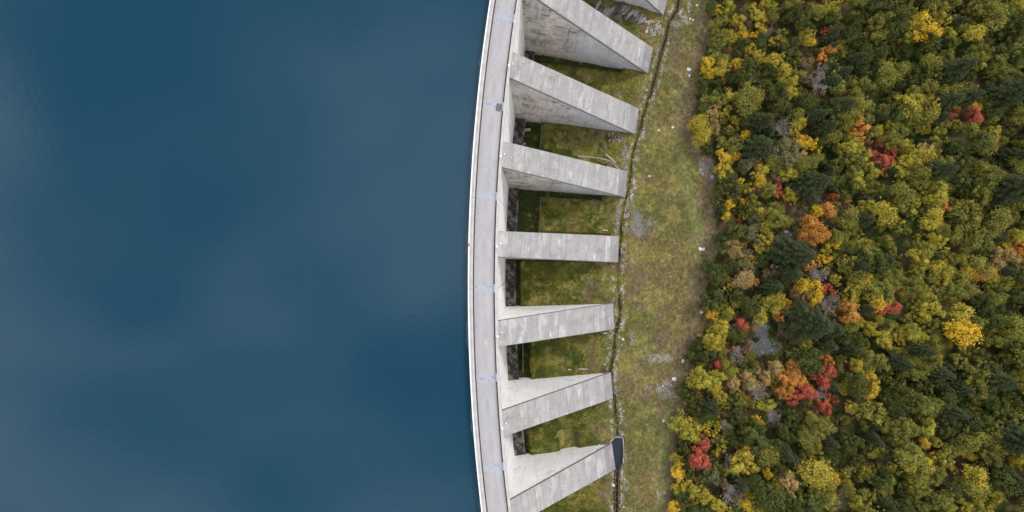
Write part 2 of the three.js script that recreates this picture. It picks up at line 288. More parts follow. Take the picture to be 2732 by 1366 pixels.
// ledge at the wall foot of each bay
for (let i = -2; i <= 9; i++) {
  const y = plane(buttressZ(i) + 12), w = [3.0, 3.0, 3.1, 3.0, 2.9, 3.0, 3.1, 3.2][clamp(i, 0, 7)], u0 = faceU(y) + .02;
  const l = sweep('ledge', [[u0, y - 5], [u0, y - .3], [u0 + w, y - .5], [u0 + w, y - 5]], ledgeMat, thB(i) + .2 / RAD, thB(i + 1) - .2 / RAD, 10, dam, 9);
  sweep('edge_strip', [[u0 + w + .004, y - 5], [u0 + w + .004, y - .3], [u0 + w + .5, y - .3], [u0 + w + .5, y - 5]], std({ map: ledgeTex, color: new THREE.Color(1.5, 1.45, 1.45) }), thB(i) + .2 / RAD, thB(i + 1) - .2 / RAD, 10, l, 30);
}
// buttresses
const rb = rng(4242);
for (const F of FR) {
  const uf = RUN * F.D, yEnd = -F.D + 1.0, slopeY = (u) => TOP - (u / uf) * (F.D + TOP - 1.0);
  // foot block: the body of the part
  const wf = halfW(F.D) + .03, body = soup();
  loft(body, [[uf - 2.4], [uf + .15]].map(([u]) => [[-wf, -F.D - 4], [-wf, Math.min(slopeY(u), yEnd + .05) - .42], [wf, Math.min(slopeY(u), yEnd + .05) - .42], [wf, -F.D - 4]].map(([l, y]) => F.at(u, y, l))), (k, i) => [k * .2 + .3, i * .2]);
  const B = mesh('buttress', body.geo(), footMats[0], dam);
  // two sides
  for (const side of [-1, 1]) {
    const s = soup(), yb = -F.D - 5, U = [-.4, uf - .4], pt = (u, y, l) => F.at(u, y, l * side);
    const prof = [[U[0], slopeY(0) - .86], [U[1], slopeY(U[1]) - .86], [U[1], yb], [U[0], yb]];
    const out = prof.map(([u, y]) => pt(u, y, halfW(-y))), inn = prof.map(([u, y]) => pt(u, y, .002));
    const off = (F.i + 3) * .37, uvp = prof.map(([u, y]) => [u / 46 + (side > 0 ? 0 : off), 1 + y / 46]);
    const tri3 = (a, b, c) => side > 0 ? s.tri(out[a], out[b], out[c], uvp[a], uvp[b], uvp[c]) : s.tri(out[a], out[c], out[b], uvp[a], uvp[c], uvp[b]);
    tri3(0, 2, 1); tri3(0, 3, 2);
    for (let k = 0; k < 4; k++) { const j = (k + 1) % 4; s.quad(out[k], out[j], inn[j], inn[k], uvp[k], uvp[j], uvp[j], uvp[k]); }
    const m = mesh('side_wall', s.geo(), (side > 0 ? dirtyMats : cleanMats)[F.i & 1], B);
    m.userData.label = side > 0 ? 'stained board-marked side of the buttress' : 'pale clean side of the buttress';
  }
  const rib = soup(); loft(rib, [-.35, uf - .5].map((u) => { const W = halfW(-slopeY(u)) - .38; return [[-W, -1.1], [-W, -.3], [W, -.3], [W, -1.1]].map(([l, y]) => F.at(u, slopeY(u) + y, l)); }), (k, i) => [k, i * .2]);
  mesh('slab_bearing', rib.geo(), footMats[1], B);
  // added dark band along one edge of the slab, the one towards the camera
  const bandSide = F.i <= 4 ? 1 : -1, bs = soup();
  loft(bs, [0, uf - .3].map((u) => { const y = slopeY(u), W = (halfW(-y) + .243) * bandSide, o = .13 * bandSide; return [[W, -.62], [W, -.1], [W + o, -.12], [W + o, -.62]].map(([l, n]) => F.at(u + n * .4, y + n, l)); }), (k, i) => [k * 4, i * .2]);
  mesh('edge_band', bs.geo(), bandMat, B);
  // sloping face, lift by lift
  const cuts = [0, 2.7]; while (cuts[cuts.length - 1] < uf - 6) cuts.push(cuts[cuts.length - 1] + 1.9 + rb() * 1.7); cuts.push(uf - 2.9, uf);
  for (let k = 0; k + 1 < cuts.length; k++) {
    const a = cuts[k] + (k ? .022 : -.3), b = cuts[k + 1] - .022 + (k + 2 === cuts.length ? .2 : 0), lift = (rb() - .5) * .03, s = soup(), du = rb() * 3, dv = rb();
    const ring = (u) => { const y = slopeY(u), W = halfW(-y) + .24, nx = .68 * 1, ny = .73; return [[-W, -.42], [-W, -.16], [-W + .16, 0], [W - .16, 0], [W, -.16], [W, -.42]].map(([l, n]) => F.at(u + (n + lift) * nx, y + (n + lift) * ny, l)); };
    const vs = [0, .02, .04, .62, .64, .66, .68];
    loft(s, [ring(a), ring(b)], (q, i) => [du + (q ? b : a) / 13, dv + vs[i]]);
    mesh('slope_panel', s.geo(), k + 2 === cuts.length ? footMats[Math.floor(rb() * 2)] : slopeMats[Math.floor(rb() * 12)], B);
  }
}
// algae-grown buttress heads laid at the surface, underwater teal glow painted into their colour
{
  const am = std({ map: tex(128, 128, (u, v) => { const k = .85 + .4 * (fbm(u * 8, v * 8, 3, 3, 8, 8) - .5); return [52 * k, 96 * k, 100 * k]; }), roughness: .5 });
  for (const F of FR) {
    const s = soup(), n = 18, rows = 4, P = (a, q) => arc(F.th + a * 6.2 / RAD, -7.5 - q * 1.75 * (1 - a * a) ** .7 * (1 + .12 * Math.sin(a * 9 + F.i)), WATER + .03 - .07 * q * q);
    for (let k = 0; k < n; k++) for (let j = 0; j < rows; j++) { const a0 = k / n * 2 - 1, a1 = (k + 1) / n * 2 - 1, q0 = j / rows, q1 = (j + 1) / rows; s.quad(P(a0, q0), P(a1, q0), P(a1, q1), P(a0, q1), [k * .2, j * .2], [k * .2 + .2, j * .2], [k * .2 + .2, j * .2 + .2], [k * .2, j * .2 + .2]); }
    mesh('buttress_head', s.geo(), am, dam);
  }
}

// ---------------------------------------------------------------- road on the crest
{
  const asphalt = tex(1024, 256, (u, v) => { const lane = Math.exp(-(((v - .3) / .12) ** 2)) + Math.exp(-(((v - .72) / .12) ** 2)), n = fbm(u * 160, v * 40, 3, 2, 160, 40), b = fbm(u * 12, v * 4, 9, 3, 12, 4), s = fbm(u * 4, v * 30, 12, 2, 4, 30), cr = sm(.82, .9, fbm(u * 60, v * 16, 33, 3, 60, 16)); const k = 163 + 20 * (n - .5) + 16 * (b - .5) + 12 * (s - .5) + 4 * lane - 22 * cr; return [k + 3, k - 2, k - 2]; });
  const s = soup(), n = 120, rings = [];
  for (let k = 0; k <= n; k++) { const th = lerp(-TH, TH, k / n); rings.push([[-6.28, -1.126], [-6.28, ROADY], [-1.08, ROADY], [-1.08, -1.126]].map(([u, y]) => arc(th, u, y))); }
  loft(s, rings, (k, i) => [lerp(-TH, TH, k / n) * RAD / 42, [0, .02, .98, 1, 1][i]]);
  const road = mesh('road', s.geo(), std({ map: asphalt, roughness: .9 }));
  structure(road, 'narrow grey asphalt service road running along the dam crest', 'road');
  const patchTex = tex(256, 256, (u, v) => { const k = fbm(u * 20, v * 20, 6, 3, 20, 20), m = sm(.68, .76, fbm(u * 7 + .3, v * 7, 15, 2, 7, 7)); return mix3([165 + 22 * (k - .5), 166 + 22 * (k - .5), 174 + 22 * (k - .5)], [128, 130, 146], m * .6); });
  const pm = std({ map: patchTex }), plate = std({ color: rgb(196, 208, 224), roughness: .6, metalness: .2 });
  const r = rng(77);
  for (let i = -1; i <= 8; i++) {
    const th = thB(i) + TBAY / 2 + (-.6 + (r() - .5) * .6) / RAD, q = soup(), y = ROADY + .006, m = [];
    const n2 = 14; for (let k = 0; k <= n2; k++) { const u = lerp(-6.26, -1.1, k / n2), up = k > 9 ? .92 + r() * .08 : .55 + r() * .08, dn = 1.05 + r() * .08 + (k > 9 ? .2 : 0); m.push([arc(th - up / RAD, u, y), arc(th + dn / RAD, u, y), k / n2]); }
    for (let k = 0; k < n2; k++) q.quad(m[k][0], m[k][1], m[k + 1][1], m[k + 1][0], [m[k][2], i * .3], [m[k][2], i * .3 + .4], [m[k + 1][2], i * .3 + .4], [m[k + 1][2], i * .3]);
    mesh('road_patch', q.geo(), pm, road);
    sweep('gutter_cover', [[-1.06, -1.05], [-1.06, ROADY + .03], [-.74, ROADY + .03], [-.74, -1.05]], plate, th - .9 / RAD, th + 1.3 / RAD, 3, road);
    const bolt = new THREE.CylinderGeometry(.16, .16, .02, 12); const cov = mesh('manhole_cover', bolt, std({ color: rgb(120, 122, 140), roughness: .6 }), road); cov.position.set(...arc(th - .2 / RAD, -2.1 + r() * .3, ROADY + .014));
  }
  const dk = mesh('road_patch', (() => { const q = soup(), c = [], th = thetaOf(site(1330, 288, 0, ROADY)[2]); for (let k = 0; k < 16; k++) { const a = k / 16 * 6.283, e = 4; const ca = Math.cos(a), sa = Math.sin(a), rr = 1 / Math.pow(Math.abs(ca) ** e + Math.abs(sa) ** e, 1 / e); c.push(arc(th + sa * rr * 1.05 / RAD, -2.0 + ca * rr * .82, ROADY + .012)); } const o = arc(th, -2.0, ROADY + .012); for (let k = 0; k < 16; k++) q.tri(o, c[(k + 1) % 16], c[k], [.5, .5], [.2, .4], [.3, .7]); return q.geo(); })(), std({ map: asphalt, color: new THREE.Color(.36, .36, .38) }), road);
  dk.userData.label = 'dark square patch of fresh asphalt';
  // faded pink survey paint on the asphalt
  const pk = soup(), th0 = thetaOf(site(1299, 913, 0, ROADY)[2]);
  for (let k = 0; k < 4; k++) { const u0 = -3.7 + k * .22, l = .5 + r() * .5; pk.quad(arc(th0 - l / RAD, u0, ROADY + .004), arc(th0 + l / RAD, u0 + .03, ROADY + .004), arc(th0 + l / RAD, u0 + .15, ROADY + .004), arc(th0 - l / RAD, u0 + .12, ROADY + .004)); }
  pk.quad(arc(th0 + 1.1 / RAD, -3.6, ROADY + .004), arc(th0 + 1.3 / RAD, -3.6, ROADY + .004), arc(th0 + 1.3 / RAD, -2.9, ROADY + .004), arc(th0 + 1.1 / RAD, -2.9, ROADY + .004));
  mesh('road_marking', pk.geo(), std({ color: rgb(204, 178, 174) }), road);
  const rd = thetaOf(site(1254, 655, 0, 0)[2]);
  sweep('painted_mark', [[-7.86 + .02, 0.001], [-7.86 + .02, .008], [-7.5, .008], [-7.5, 0.001]], std({ color: rgb(214, 92, 92) }), rd - .45 / RAD, rd + .45 / RAD, 2);
}

// ---------------------------------------------------------------- small built things
const onGround = (x, z, dy = 0) => [x, groundY(x, z) + dy, z];
function markerAt(sx, sy, label) {                     // white survey target on the parapet, tied to a second one on the buttress
  const p = site(sx, sy, 0, 0.02), t = thing('survey_marker', ...p);
  tag(t, label, 'survey marker', 'white survey markers along the dam parapet');
  const wm = std({ color: rgb(246, 246, 250), roughness: .5 });
  mesh('pillar', new THREE.LatheGeometry([[0, 0], [.3, 0], [.3, .06], [.2, .1], [.17, .5], [.24, .54], [.24, .62], [.1, .7], [0, .72]].map(([a, b]) => new THREE.Vector2(a, b)), 14), wm, t);
  const a = [.05, .45, 0], b = [1.0, -1.15, -.92], cv = new THREE.LineCurve3(new THREE.Vector3(...a), new THREE.Vector3(...b));
  mesh('rod', new THREE.TubeGeometry(cv, 1, .035, 6), std({ color: rgb(176, 178, 186), roughness: .6 }), t);
  const k = mesh('target', new THREE.LatheGeometry([[0, -.9], [.1, -.9], [.1, 0], [.2, .02], [.2, .1], [0, .14]].map(([x, y]) => new THREE.Vector2(x, y)), 12), wm, t); k.position.set(...b);
}
markerAt(1357.5, 175.5, 'white survey marker on the parapet above the second full buttress from the top');
markerAt(1336, 418, 'white survey marker on the parapet above the buttress beside the grey rubble strip');
markerAt(1325.7, 658, 'white survey marker on the parapet above the level middle buttress, facing the red paint mark');
markerAt(1327.5, 898, 'white survey marker on the parapet beside the pink paint on the road');
markerAt(1340, 1143, 'white survey marker on the parapet above the buttress just before the pond');

const wallDark = std({ map: deckTex, color: new THREE.Color(.27, .26, .2) }), wallMid = std({ map: deckTex, color: new THREE.Color(.66, .62, .6) });
const wallConc = std({ map: deckTex, color: new THREE.Color(.78, .74, .72) }), wallPale = std({ map: deckTex, color: new THREE.Color(1.02, .98, .96) });
function boxBetween(a, b, w, h, sink) {                // a beam between two ground points, chamfered
  const dx = b[0] - a[0], dz = b[2] - a[2], L = Math.hypot(dx, dz), nx = -dz / L * w / 2, nz = dx / L * w / 2, c = Math.min(.06, w * .2), s = soup();
  const ring = (p) => [[-1, -sink], [-1, h - c], [-1 + 2 * c / w, h], [1 - 2 * c / w, h], [1, h - c], [1, -sink]].map(([k, y]) => [p[0] + nx * k, p[1] + y, p[2] + nz * k]);
  loft(s, [ring(a), ring(b)], (k, i) => [k * L / 8, i * .1 + (a[0] * .13) % 1]);
  return s.geo();
}
const gp = (sx, sy) => { const p = site(sx, sy); return onGround(p[0], p[2]); };
function wallLine(name, pts, w, h, sink, mat, label, cat) {
  const gs = []; for (let k = 0; k + 1 < pts.length; k++) gs.push(boxBetween(pts[k], pts[k + 1], w * (1 + .01 * k), h, sink));
  return tag(mesh(name, mergeGeometries(gs), mat), label, cat);
}
const flat = (pts, y) => pts.map((p) => [p[0], y ?? plane(p[2]) + .05, p[2]]);
wallLine('retaining_wall', flat([gp(1540, 416), gp(1596, 422), gp(1628, 429), gp(1653, 453)]), .45, .2, 3, wallMid, 'crooked pale concrete retaining wall along the pit beside the rubble strip', 'retaining wall');
wallLine('retaining_wall', flat([gp(1395, 914), gp(1395.5, 992)]), .3, .1, 4, wallDark, 'straight concrete edge wall of the dark trench at the dam foot', 'retaining wall');
{
  const a = gp(1615, 412), b = gp(1642, 436), cv = new THREE.CatmullRomCurve3([new THREE.Vector3(a[0], a[1] + .35, a[2]), new THREE.Vector3((a[0] + b[0]) / 2 + .1, plane(a[2]) + .55, (a[2] + b[2]) / 2), new THREE.Vector3(b[0], plane(b[2]) + .4, b[2])]);
  const t = tag(mesh('fallen_log', new THREE.TubeGeometry(cv, 10, .27, 8), std({ color: rgb(176, 160, 146) })), 'bleached fallen log lying slantwise across the grass near the grey rubble strip', 'log');
}
// dark mossy walls that hold the grass platforms in the bays
const inBay = (i, u, t) => { const th = thB(i) + t * TBAY, p = arc(th * 1, u, 0), k = frameOf(i + t).at(u, 0, 0); return [k[0], plane(k[2]) - .02, k[2]]; };
const edgeWall = (pts, label) => wallLine('retaining_wall', pts, .34, .1, 3, wallDark, label, 'retaining wall');
edgeWall([inBay(3, 12.6, .29), inBay(3, 12.6, .79)], 'dark mossy wall along the left end of the rectangular grass platform');
edgeWall([inBay(3, 12.7, .285), inBay(3, 32, .285)], 'dark mossy wall along the upper edge of the rectangular grass platform');
edgeWall([inBay(3, 12.7, .795), inBay(3, 34, .795)], 'dark mossy wall along the lower edge of the rectangular grass platform');
edgeWall([inBay(2, 11.2, .22), inBay(2, 11.2, .58)], 'dark wall between the black pit and the grass of its gap');
function slab(pts, w, h, label, mat = wallPale) { return tag(mesh('concrete_block', boxBetween(pts[0], pts[1], w, h, .6), mat), label, 'concrete block'); }
slab([gp(1391, 343), gp(1416, 342)], .9, 1.5, 'upper concrete block in the black pit at the dam foot', wallConc);
slab([gp(1389, 380), gp(1403, 381)], .8, 1.6, 'lower concrete block in the black pit, close to the buttress below it', wallConc);
slab([gp(1594, 1186), gp(1613, 1190)], .5, .7, 'pale concrete beam resting against the buttress beside the pond');
slab([gp(1515, 986), gp(1524, 986)], .35, .5, 'small pale block in the grass above the second lowest buttress');
slab([gp(1544, 984), gp(1566, 984.5)], .3, .5, 'long thin pale kerb stone in the grass above the second lowest buttress');
slab([gp(1607, 614), gp(1621, 615)], .35, .5, 'pale kerb stone at the lower corner of the rectangular grass platform');
slab([gp(1581, 532), gp(1597, 533)], .3, .4, 'thin pale kerb stone at the upper edge of the rectangular grass platform');
slab([gp(1608, 888), gp(1640, 889)], .4, .5, 'pale stone kerb just below the foot of the third lowest buttress');

// drainage channel along the buttress feet
const rust = std({ color: rgb(104, 78, 66) }), greyStone = std({ map: deckTex, color: new THREE.Color(.8, .78, .76) }), mud = std({ color: rgb(52, 48, 30) });
function channel(line, label, strutStep, w, wallMat, deep) {
  const pts = line.map(([x, z]) => [x, plane(z), z]), t = thing('drainage_channel', ...pts[0]);
  tag(t, label, 'drainage channel');
  const put = (n, g, m) => { g.translate(-pts[0][0], -pts[0][1], -pts[0][2]); return mesh(n, g, m, t); };
  for (const side of wallMat === rust ? [-1, 1] : []) {
    const gs = [];
    for (let k = 0; k + 1 < pts.length; k++) { const a = pts[k], b = pts[k + 1], L = Math.hypot(b[0] - a[0], b[2] - a[2]), nx = -(b[2] - a[2]) / L * w / 2 * side, nz = (b[0] - a[0]) / L * w / 2 * side; const q = (p) => [p[0] + nx, p[1] + .05 + (side > 0 ? .004 * k : 0), p[2] + nz]; gs.push(boxBetween(q(a), q(b), .2, (wallMat === rust ? .04 : -.08) + .004 * (k % 2), 1.3)); }
    put('channel_wall', mergeGeometries(gs), wallMat);
  }
  if (wallMat !== rust) {                             // what is left of a stone kerb
    const r = rng(pts.length * 7);
    for (let k = 0; k + 1 < pts.length; k++) { const a = pts[k], b = pts[k + 1], L = Math.hypot(b[0] - a[0], b[2] - a[2]), nx = (b[2] - a[2]) / L * w * .62, nz = -(b[0] - a[0]) / L * w * .62; for (let d = r(); d < L - 1.4;) { const l = .6 + r() * 1.5; if (r() < .45) { const q = (t) => { const x = lerp(a[0], b[0], t) + nx + (r() - .5) * .25, z = lerp(a[2], b[2], t) + nz; return [x, groundY(x, z), z]; }; put('kerb_stone', boxBetween(q(d / L), q(Math.min(1, (d + l) / L)), .2 + r() * .16, .1, .5), greyStone); } d += l + r() * 1.6; } }
    return t;
  }
  const fl = []; for (let k = 0; k + 1 < pts.length; k++) { const q = (p) => [p[0], p[1] - deep + .003 * (k % 2), p[2]]; fl.push(boxBetween(q(pts[k]), q(pts[k + 1]), w - .24, .0, .3)); }
  put('channel_floor', mergeGeometries(fl), mud);
  if (strutStep) { let acc = .8; for (let k = 0; k + 1 < pts.length; k++) { const a = pts[k], b = pts[k + 1], L = Math.hypot(b[0] - a[0], b[2] - a[2]); for (; acc < L; acc += strutStep) { const c = [lerp(a[0], b[0], acc / L), lerp(a[1], b[1], acc / L), lerp(a[2], b[2], acc / L)], nx = -(b[2] - a[2]) / L * w / 2, nz = (b[0] - a[0]) / L * w / 2; put('strut', boxBetween([c[0] - nx, c[1] - .1, c[2] - nz], [c[0] + nx, c[1] - .1, c[2] + nz], .16, .08, .08), wallMat); } acc -= L; } }
  return t;
}
channel(drainUpper, 'narrow brown-edged drainage channel along the buttress feet, upper stretch with the deep shadowed bed', 5.3, 1.15, rust, .8);
channel(drainMid, 'overgrown stone drainage channel along the feet of the middle buttresses', 0, .95, greyStone, .5);
channel(drainSouth, 'dark overgrown drainage channel running along the buttress feet to the pond', 0, 1.05, greyStone, .55);
channel(drainLower, 'rusty-walled drainage channel with cross struts below the small pond', 1.95, 1.1, rust, .8);

// pond at the foot of the lowest buttress
{
  const sh = new THREE.Shape(pondPoly.map(([x, z]) => new THREE.Vector2(x, -z))), g = new THREE.ShapeGeometry(sh); g.rotateX(-Math.PI / 2); g.translate(0, PONDY, 0);
  structure(mesh('pond', g, new THREE.MeshPhysicalMaterial({ color: rgb(50, 54, 60), roughness: .12, ior: 1.333 })), 'small dark slate pond at the foot of the lowest buttress', 'pond');
  const rim = pondPoly.map(([x, z]) => [x, plane(z) - .05, z]);
  wallLine('pond_wall', [rim[1], rim[2], rim[3], rim[4], [rim[4][0] + .9, rim[4][1], rim[4][2] + 1.2]], .35, .12, 1.6, wallConc, 'pale concrete rim wall on the right side of the small dark pond', 'pond wall');
  wallLine('pond_wall', [rim[0], rim[1]], .5, .15, 1.6, wallMid, 'short sloping rim wall at the upper tip of the small dark pond', 'pond wall');
}

// rocks
function rockGeo(seed, sx, sy, sz) {
  const g = new THREE.IcosahedronGeometry(1, 1), p = g.attributes.position;
  for (let i = 0; i < p.count; i++) { const v = new THREE.Vector3().fromBufferAttribute(p, i), q = [Math.round(v.x * 50), Math.round(v.y * 50), Math.round(v.z * 50)], k = .72 + .5 * h2(q[0] * 7 + q[2], q[1], seed); p.setXYZ(i, v.x * k * sx, v.y * k * sy, v.z * k * sz); }
  g.computeVertexNormals(); return g;
}
const rocks = [1, 2, 3, 4, 5].map((s) => rockGeo(s * 31, 1, .75, 1));
const stoneMats = [[196, 190, 186], [214, 210, 206], [170, 166, 164]].map((c) => std({ color: rgb(...c) }));
const boulders = [[1837.5, 186, .75, 'white boulder in the upper grass, level with the bright yellow tree at the wood edge'], [1839, 202, .45, 'small white stone just below the white boulder in the upper grass'], [1859, 15, .5, 'white stone high in the grass strip between the chalky rill and the wood'], [1841, 51, .4, 'left one of two white stones beside the chalky rill'], [1848, 54, .4, 'right one of two white stones beside the chalky rill'], [1868, 664, .6, 'left one of the white twin stones on the bare earth by the wood edge'], [1876.5, 665, .7, 'right one of the white twin stones on the bare earth by the wood edge'], [1871, 833, .5, 'pale stone at the wood edge beside a thin white line of rubble'], [1821, 963, .65, 'white boulder at the wood edge right of the scattered white rubble'], [1797, 1011, .8, 'white boulder above the pale stony patch near the wood edge'], [1770, 1123, .45, 'lone bluish-white stone in the lower grass strip'], [1636, 1294, .5, 'white stone on the left of the rusty channel below the pond'], [1757, 348, .5, 'pale stone in the grass facing the dead end of the fourth buttress gap'], [1733, 470, .4, 'pale stone in the middle of the grass, right of a yellow tuft'], [1662, 905, .5, 'pale stone right of the foot of the third lowest buttress'], [1795, 340, .45, 'small pale stone in the open grass near the wood edge, upper half']];
boulders.forEach(([sx, sy, r, label], i) => { const p = site(sx, sy), o = mesh('boulder', rocks[i % 5], stoneMats[i % 2]); o.position.set(p[0], groundY(p[0], p[2]) + r * .25, p[2]); o.scale.set(r, r * .8, r * .85); o.rotation.y = i * 1.7; tag(o, label, 'boulder'); });
{
  const a = site(1650, 38), o = thing('rock_outcrop', ...onGround(a[0], a[2], -.6)); tag(o, 'dark slanting rock outcrop between the two uppermost buttresses', 'rock outcrop');
  const r = rng(9), tones = [[120, 112, 108], [98, 90, 84], [142, 136, 134], [84, 78, 66]].map((c) => std({ color: rgb(...c) }));
  for (let k = 0; k < 34; k++) { const t = (k + .5) / 34, s = site(lerp(1588, 1716, t), lerp(24, 46, t) + (r() - .5) * 24), q = mesh('rock', rocks[k % 5], tones[Math.floor(r() * 4)], o); q.position.set(s[0] - o.position.x, groundY(s[0], s[2]) - o.position.y + r() * .6, s[2] - o.position.z); q.scale.set(.5 + r() * .55, .5 + r() * .5, 1.2 + r() * 1.1); q.rotation.set(.35 * (r() - .5), -.55 + (r() - .5) * .35, .6); }
}
{ // rubble, scree, gravel that nobody could count
  const r = rng(515), M = new THREE.Matrix4(), Q = new THREE.Quaternion(), E = new THREE.Euler(), list = [];
  const put = (x, z, s, c, k = 1) => { E.set(r() * 3, r() * 6, r() * 3); Q.setFromEuler(E); const v = .5 + r() * .85; list.push([new THREE.Matrix4().compose(new THREE.Vector3(x, groundY(x, z) + s * .1, z), Q, new THREE.Vector3(s, s * (.6 + r() * .5), s * k)), new THREE.Color(c[0] * v, c[1] * v, c[2] * v)]); };
  for (const [px, pz, a, b, k, s] of patches) { const n = Math.min(900, a * b * 5 * s); for (let i = 0; i < n; i++) { const an = r() * 6.283, d = Math.sqrt(r()) * 1.1; put(px + Math.cos(an) * d * a, pz + Math.sin(an) * d * b, .06 + r() * r() * (px > 62 ? .75 : .34), C[k]); } }
  for (const line of [drainUpper, drainMid, drainSouth, drainLower]) for (let k = 0; k + 1 < line.length; k++) { const [ax, az] = line[k], [bx, bz] = line[k + 1], L = Math.hypot(bx - ax, bz - az); for (let i = 0; i < L * 5; i++) { const t = r(), o = (r() < .65 ? 1 : -1) * (1.0 + r() * r() * 2.2), cl = fbm((ax + (bx - ax) * t) / 3, (az + (bz - az) * t) / 3, 201, 2); if (cl > .44) put(ax + (bx - ax) * t + (bz - az) / L * o, az + (bz - az) * t - (bx - ax) / L * o * .3, .08 + r() * r() * .42, C[r() < .5 ? 'w' : 'b']); } }
  const ru = site(1742, 75); for (let i = 0; i < 160; i++) put(ru[0] + (r() - .5) * 5.4, ru[2] + (r() - .5) * 5, .12 + r() * r() * .6, r() < .6 ? C.w : C.t);
  const r2 = site(1646, 368); for (let i = 0; i < 60; i++) put(r2[0] + (r() - .5) * 6, r2[2] + (r() - .5) * 3 , .1 + r() * r() * .4, C.w);
  for (let i = 0; i < 420; i++) { const x = 34 + r() * 30, z = -86 + r() * 172; if (intoForest(x, z) < 0) put(x, z, .08 + r() * r() * .25, C.w); }
  const m = new THREE.InstancedMesh(rocks[1], std({ color: 0xffffff }), list.length); m.name = numbered('rubble'); list.forEach(([a, c], i) => { m.setMatrixAt(i, a); m.setColorAt(i, c); }); scene.add(m);
  stuff(m, 'loose grey and white rubble strewn along the channel and in bare patches', 'rubble');
}

// ---------------------------------------------------------------- low growth
function tuftGeo(seed, blades, spread, h, w) {
  const r = rng(seed), s = soup();
  for (let k = 0; k < blades; k++) { const a = r() * 6.283, d = r() * spread * .4, x = Math.cos(a) * d, z = Math.sin(a) * d, b = a + (r() - .5), tx = x + Math.cos(b) * spread * (.3 + r() * .7), tz = z + Math.sin(b) * spread * (.3 + r() * .7), ty = h * (.4 + r() * .6), px = -Math.sin(b) * w, pz = Math.cos(b) * w; s.tri([x - px, -.03, z - pz], [x + px, -.03, z + pz], [tx, ty, tz]); s.tri([x - px * .5, ty * .5, z - pz * .5], [tx + px * 1.4, ty * .9, tz + pz * 1.4], [tx - px * 1.4, ty * .75, tz - pz * 1.4]); }
  return s.geo();
}
function scatter(name, geo, list, label, cat) {
  const m = new THREE.InstancedMesh(geo, matte({ color: 0xffffff, side: THREE.DoubleSide, roughness: 1 }), list.length); m.name = numbered(name);
  const M = new THREE.Matrix4(), q = new THREE.Quaternion(), up = new THREE.Vector3(0, 1, 0), c = new THREE.Color();
  list.forEach(([x, z, s, col, ang, y], i) => { q.setFromAxisAngle(up, ang); M.compose(new THREE.Vector3(x, y ?? groundY(x, z), z), q, new THREE.Vector3(s, s, s)); m.setMatrixAt(i, M); m.setColorAt(i, c.setRGB(...col)); });
  m.castShadow = m.receiveShadow = true; scene.add(m); return stuff(m, label, cat);
}
{
  const r = rng(31337), grass = [], weeds = [];
  for (let i = 0; i < 60000; i++) {
    const z = -92 + r() * 184, x = -1 + r() * 72; const f = intoForest(x, z); if (f > 2) continue;
    const [b, u, t] = bayOf(x, z); if (u < 5 || (u < uEnd(z) && bayPit(b, u, t) > .7)) continue;  if (inside(pondPoly, x, z)) continue;
    const c = groundColour(x, z), lum = c[0] + c[1] + c[2]; if (c[2] > c[1] * .8 && r() < .85) continue;
    const v = .75 + r() * .6; grass.push([x, z, .5 + r() * .9, [c[0] * v, c[1] * v * 1.02, c[2] * v * .9], r() * 6.28]);
  }
  for (let i = 0; i < 9000; i++) {
    const z = -92 + r() * 184, x = 4 + r() * 64, [, u] = bayOf(x, z); if (u < 9 || intoForest(x, z) > 0 || inside(pondPoly, x, z)) continue;
    const n = fbm(x / 6 + 3, z / 6, 404, 3), e = Math.exp(-(((u - uEnd(z) - 2) / 9) ** 2)); if (n + e * .16 + r() * .16 - (u < uEnd(z) - 8 ? .05 : 0) < .7) continue;
    const k = r(), v = .7 + r() * .5, col = k < .3 ? [.30, .22, .05] : k < .95 ? [.25, .24, .06] : [.26, .15, .05]; weeds.push([x, z, .5 + r() * r() * 1.4, col.map((q) => q * v), r() * 6.28]);
  }
  const fern = [];
  for (let i = 0; i < 26000; i++) { const z = -92 + r() * 184, x = -1 + r() * 44, [b, u, t] = bayOf(x, z); if (u < 5.2 || u > uEnd(z) - 1 || bayPit(b, u, t) < .7 || (b === 6 && u > 9) || fbm(x / 2, z / 2, 909, 2) < .3) continue; const v = .7 + r() * .6; fern.push([x, z, .8 + r() * .9, [.05 * v, .066 * v, .02 * v], r() * 6.28]); }
  scatter('fern', tuftGeo(21, 14, .5, .34, .07), fern, 'dark green ferns filling the sunken strips between the buttresses', 'ferns');
  scatter('grass', tuftGeo(5, 9, .42, .3, .035), grass, 'rough autumn grass tufts over the meadow and between the buttresses', 'grass');
  scatter('weeds', tuftGeo(8, 14, .34, .35, .06), weeds, 'yellowing leafy weeds dotted through the grass below the dam', 'weeds');
}

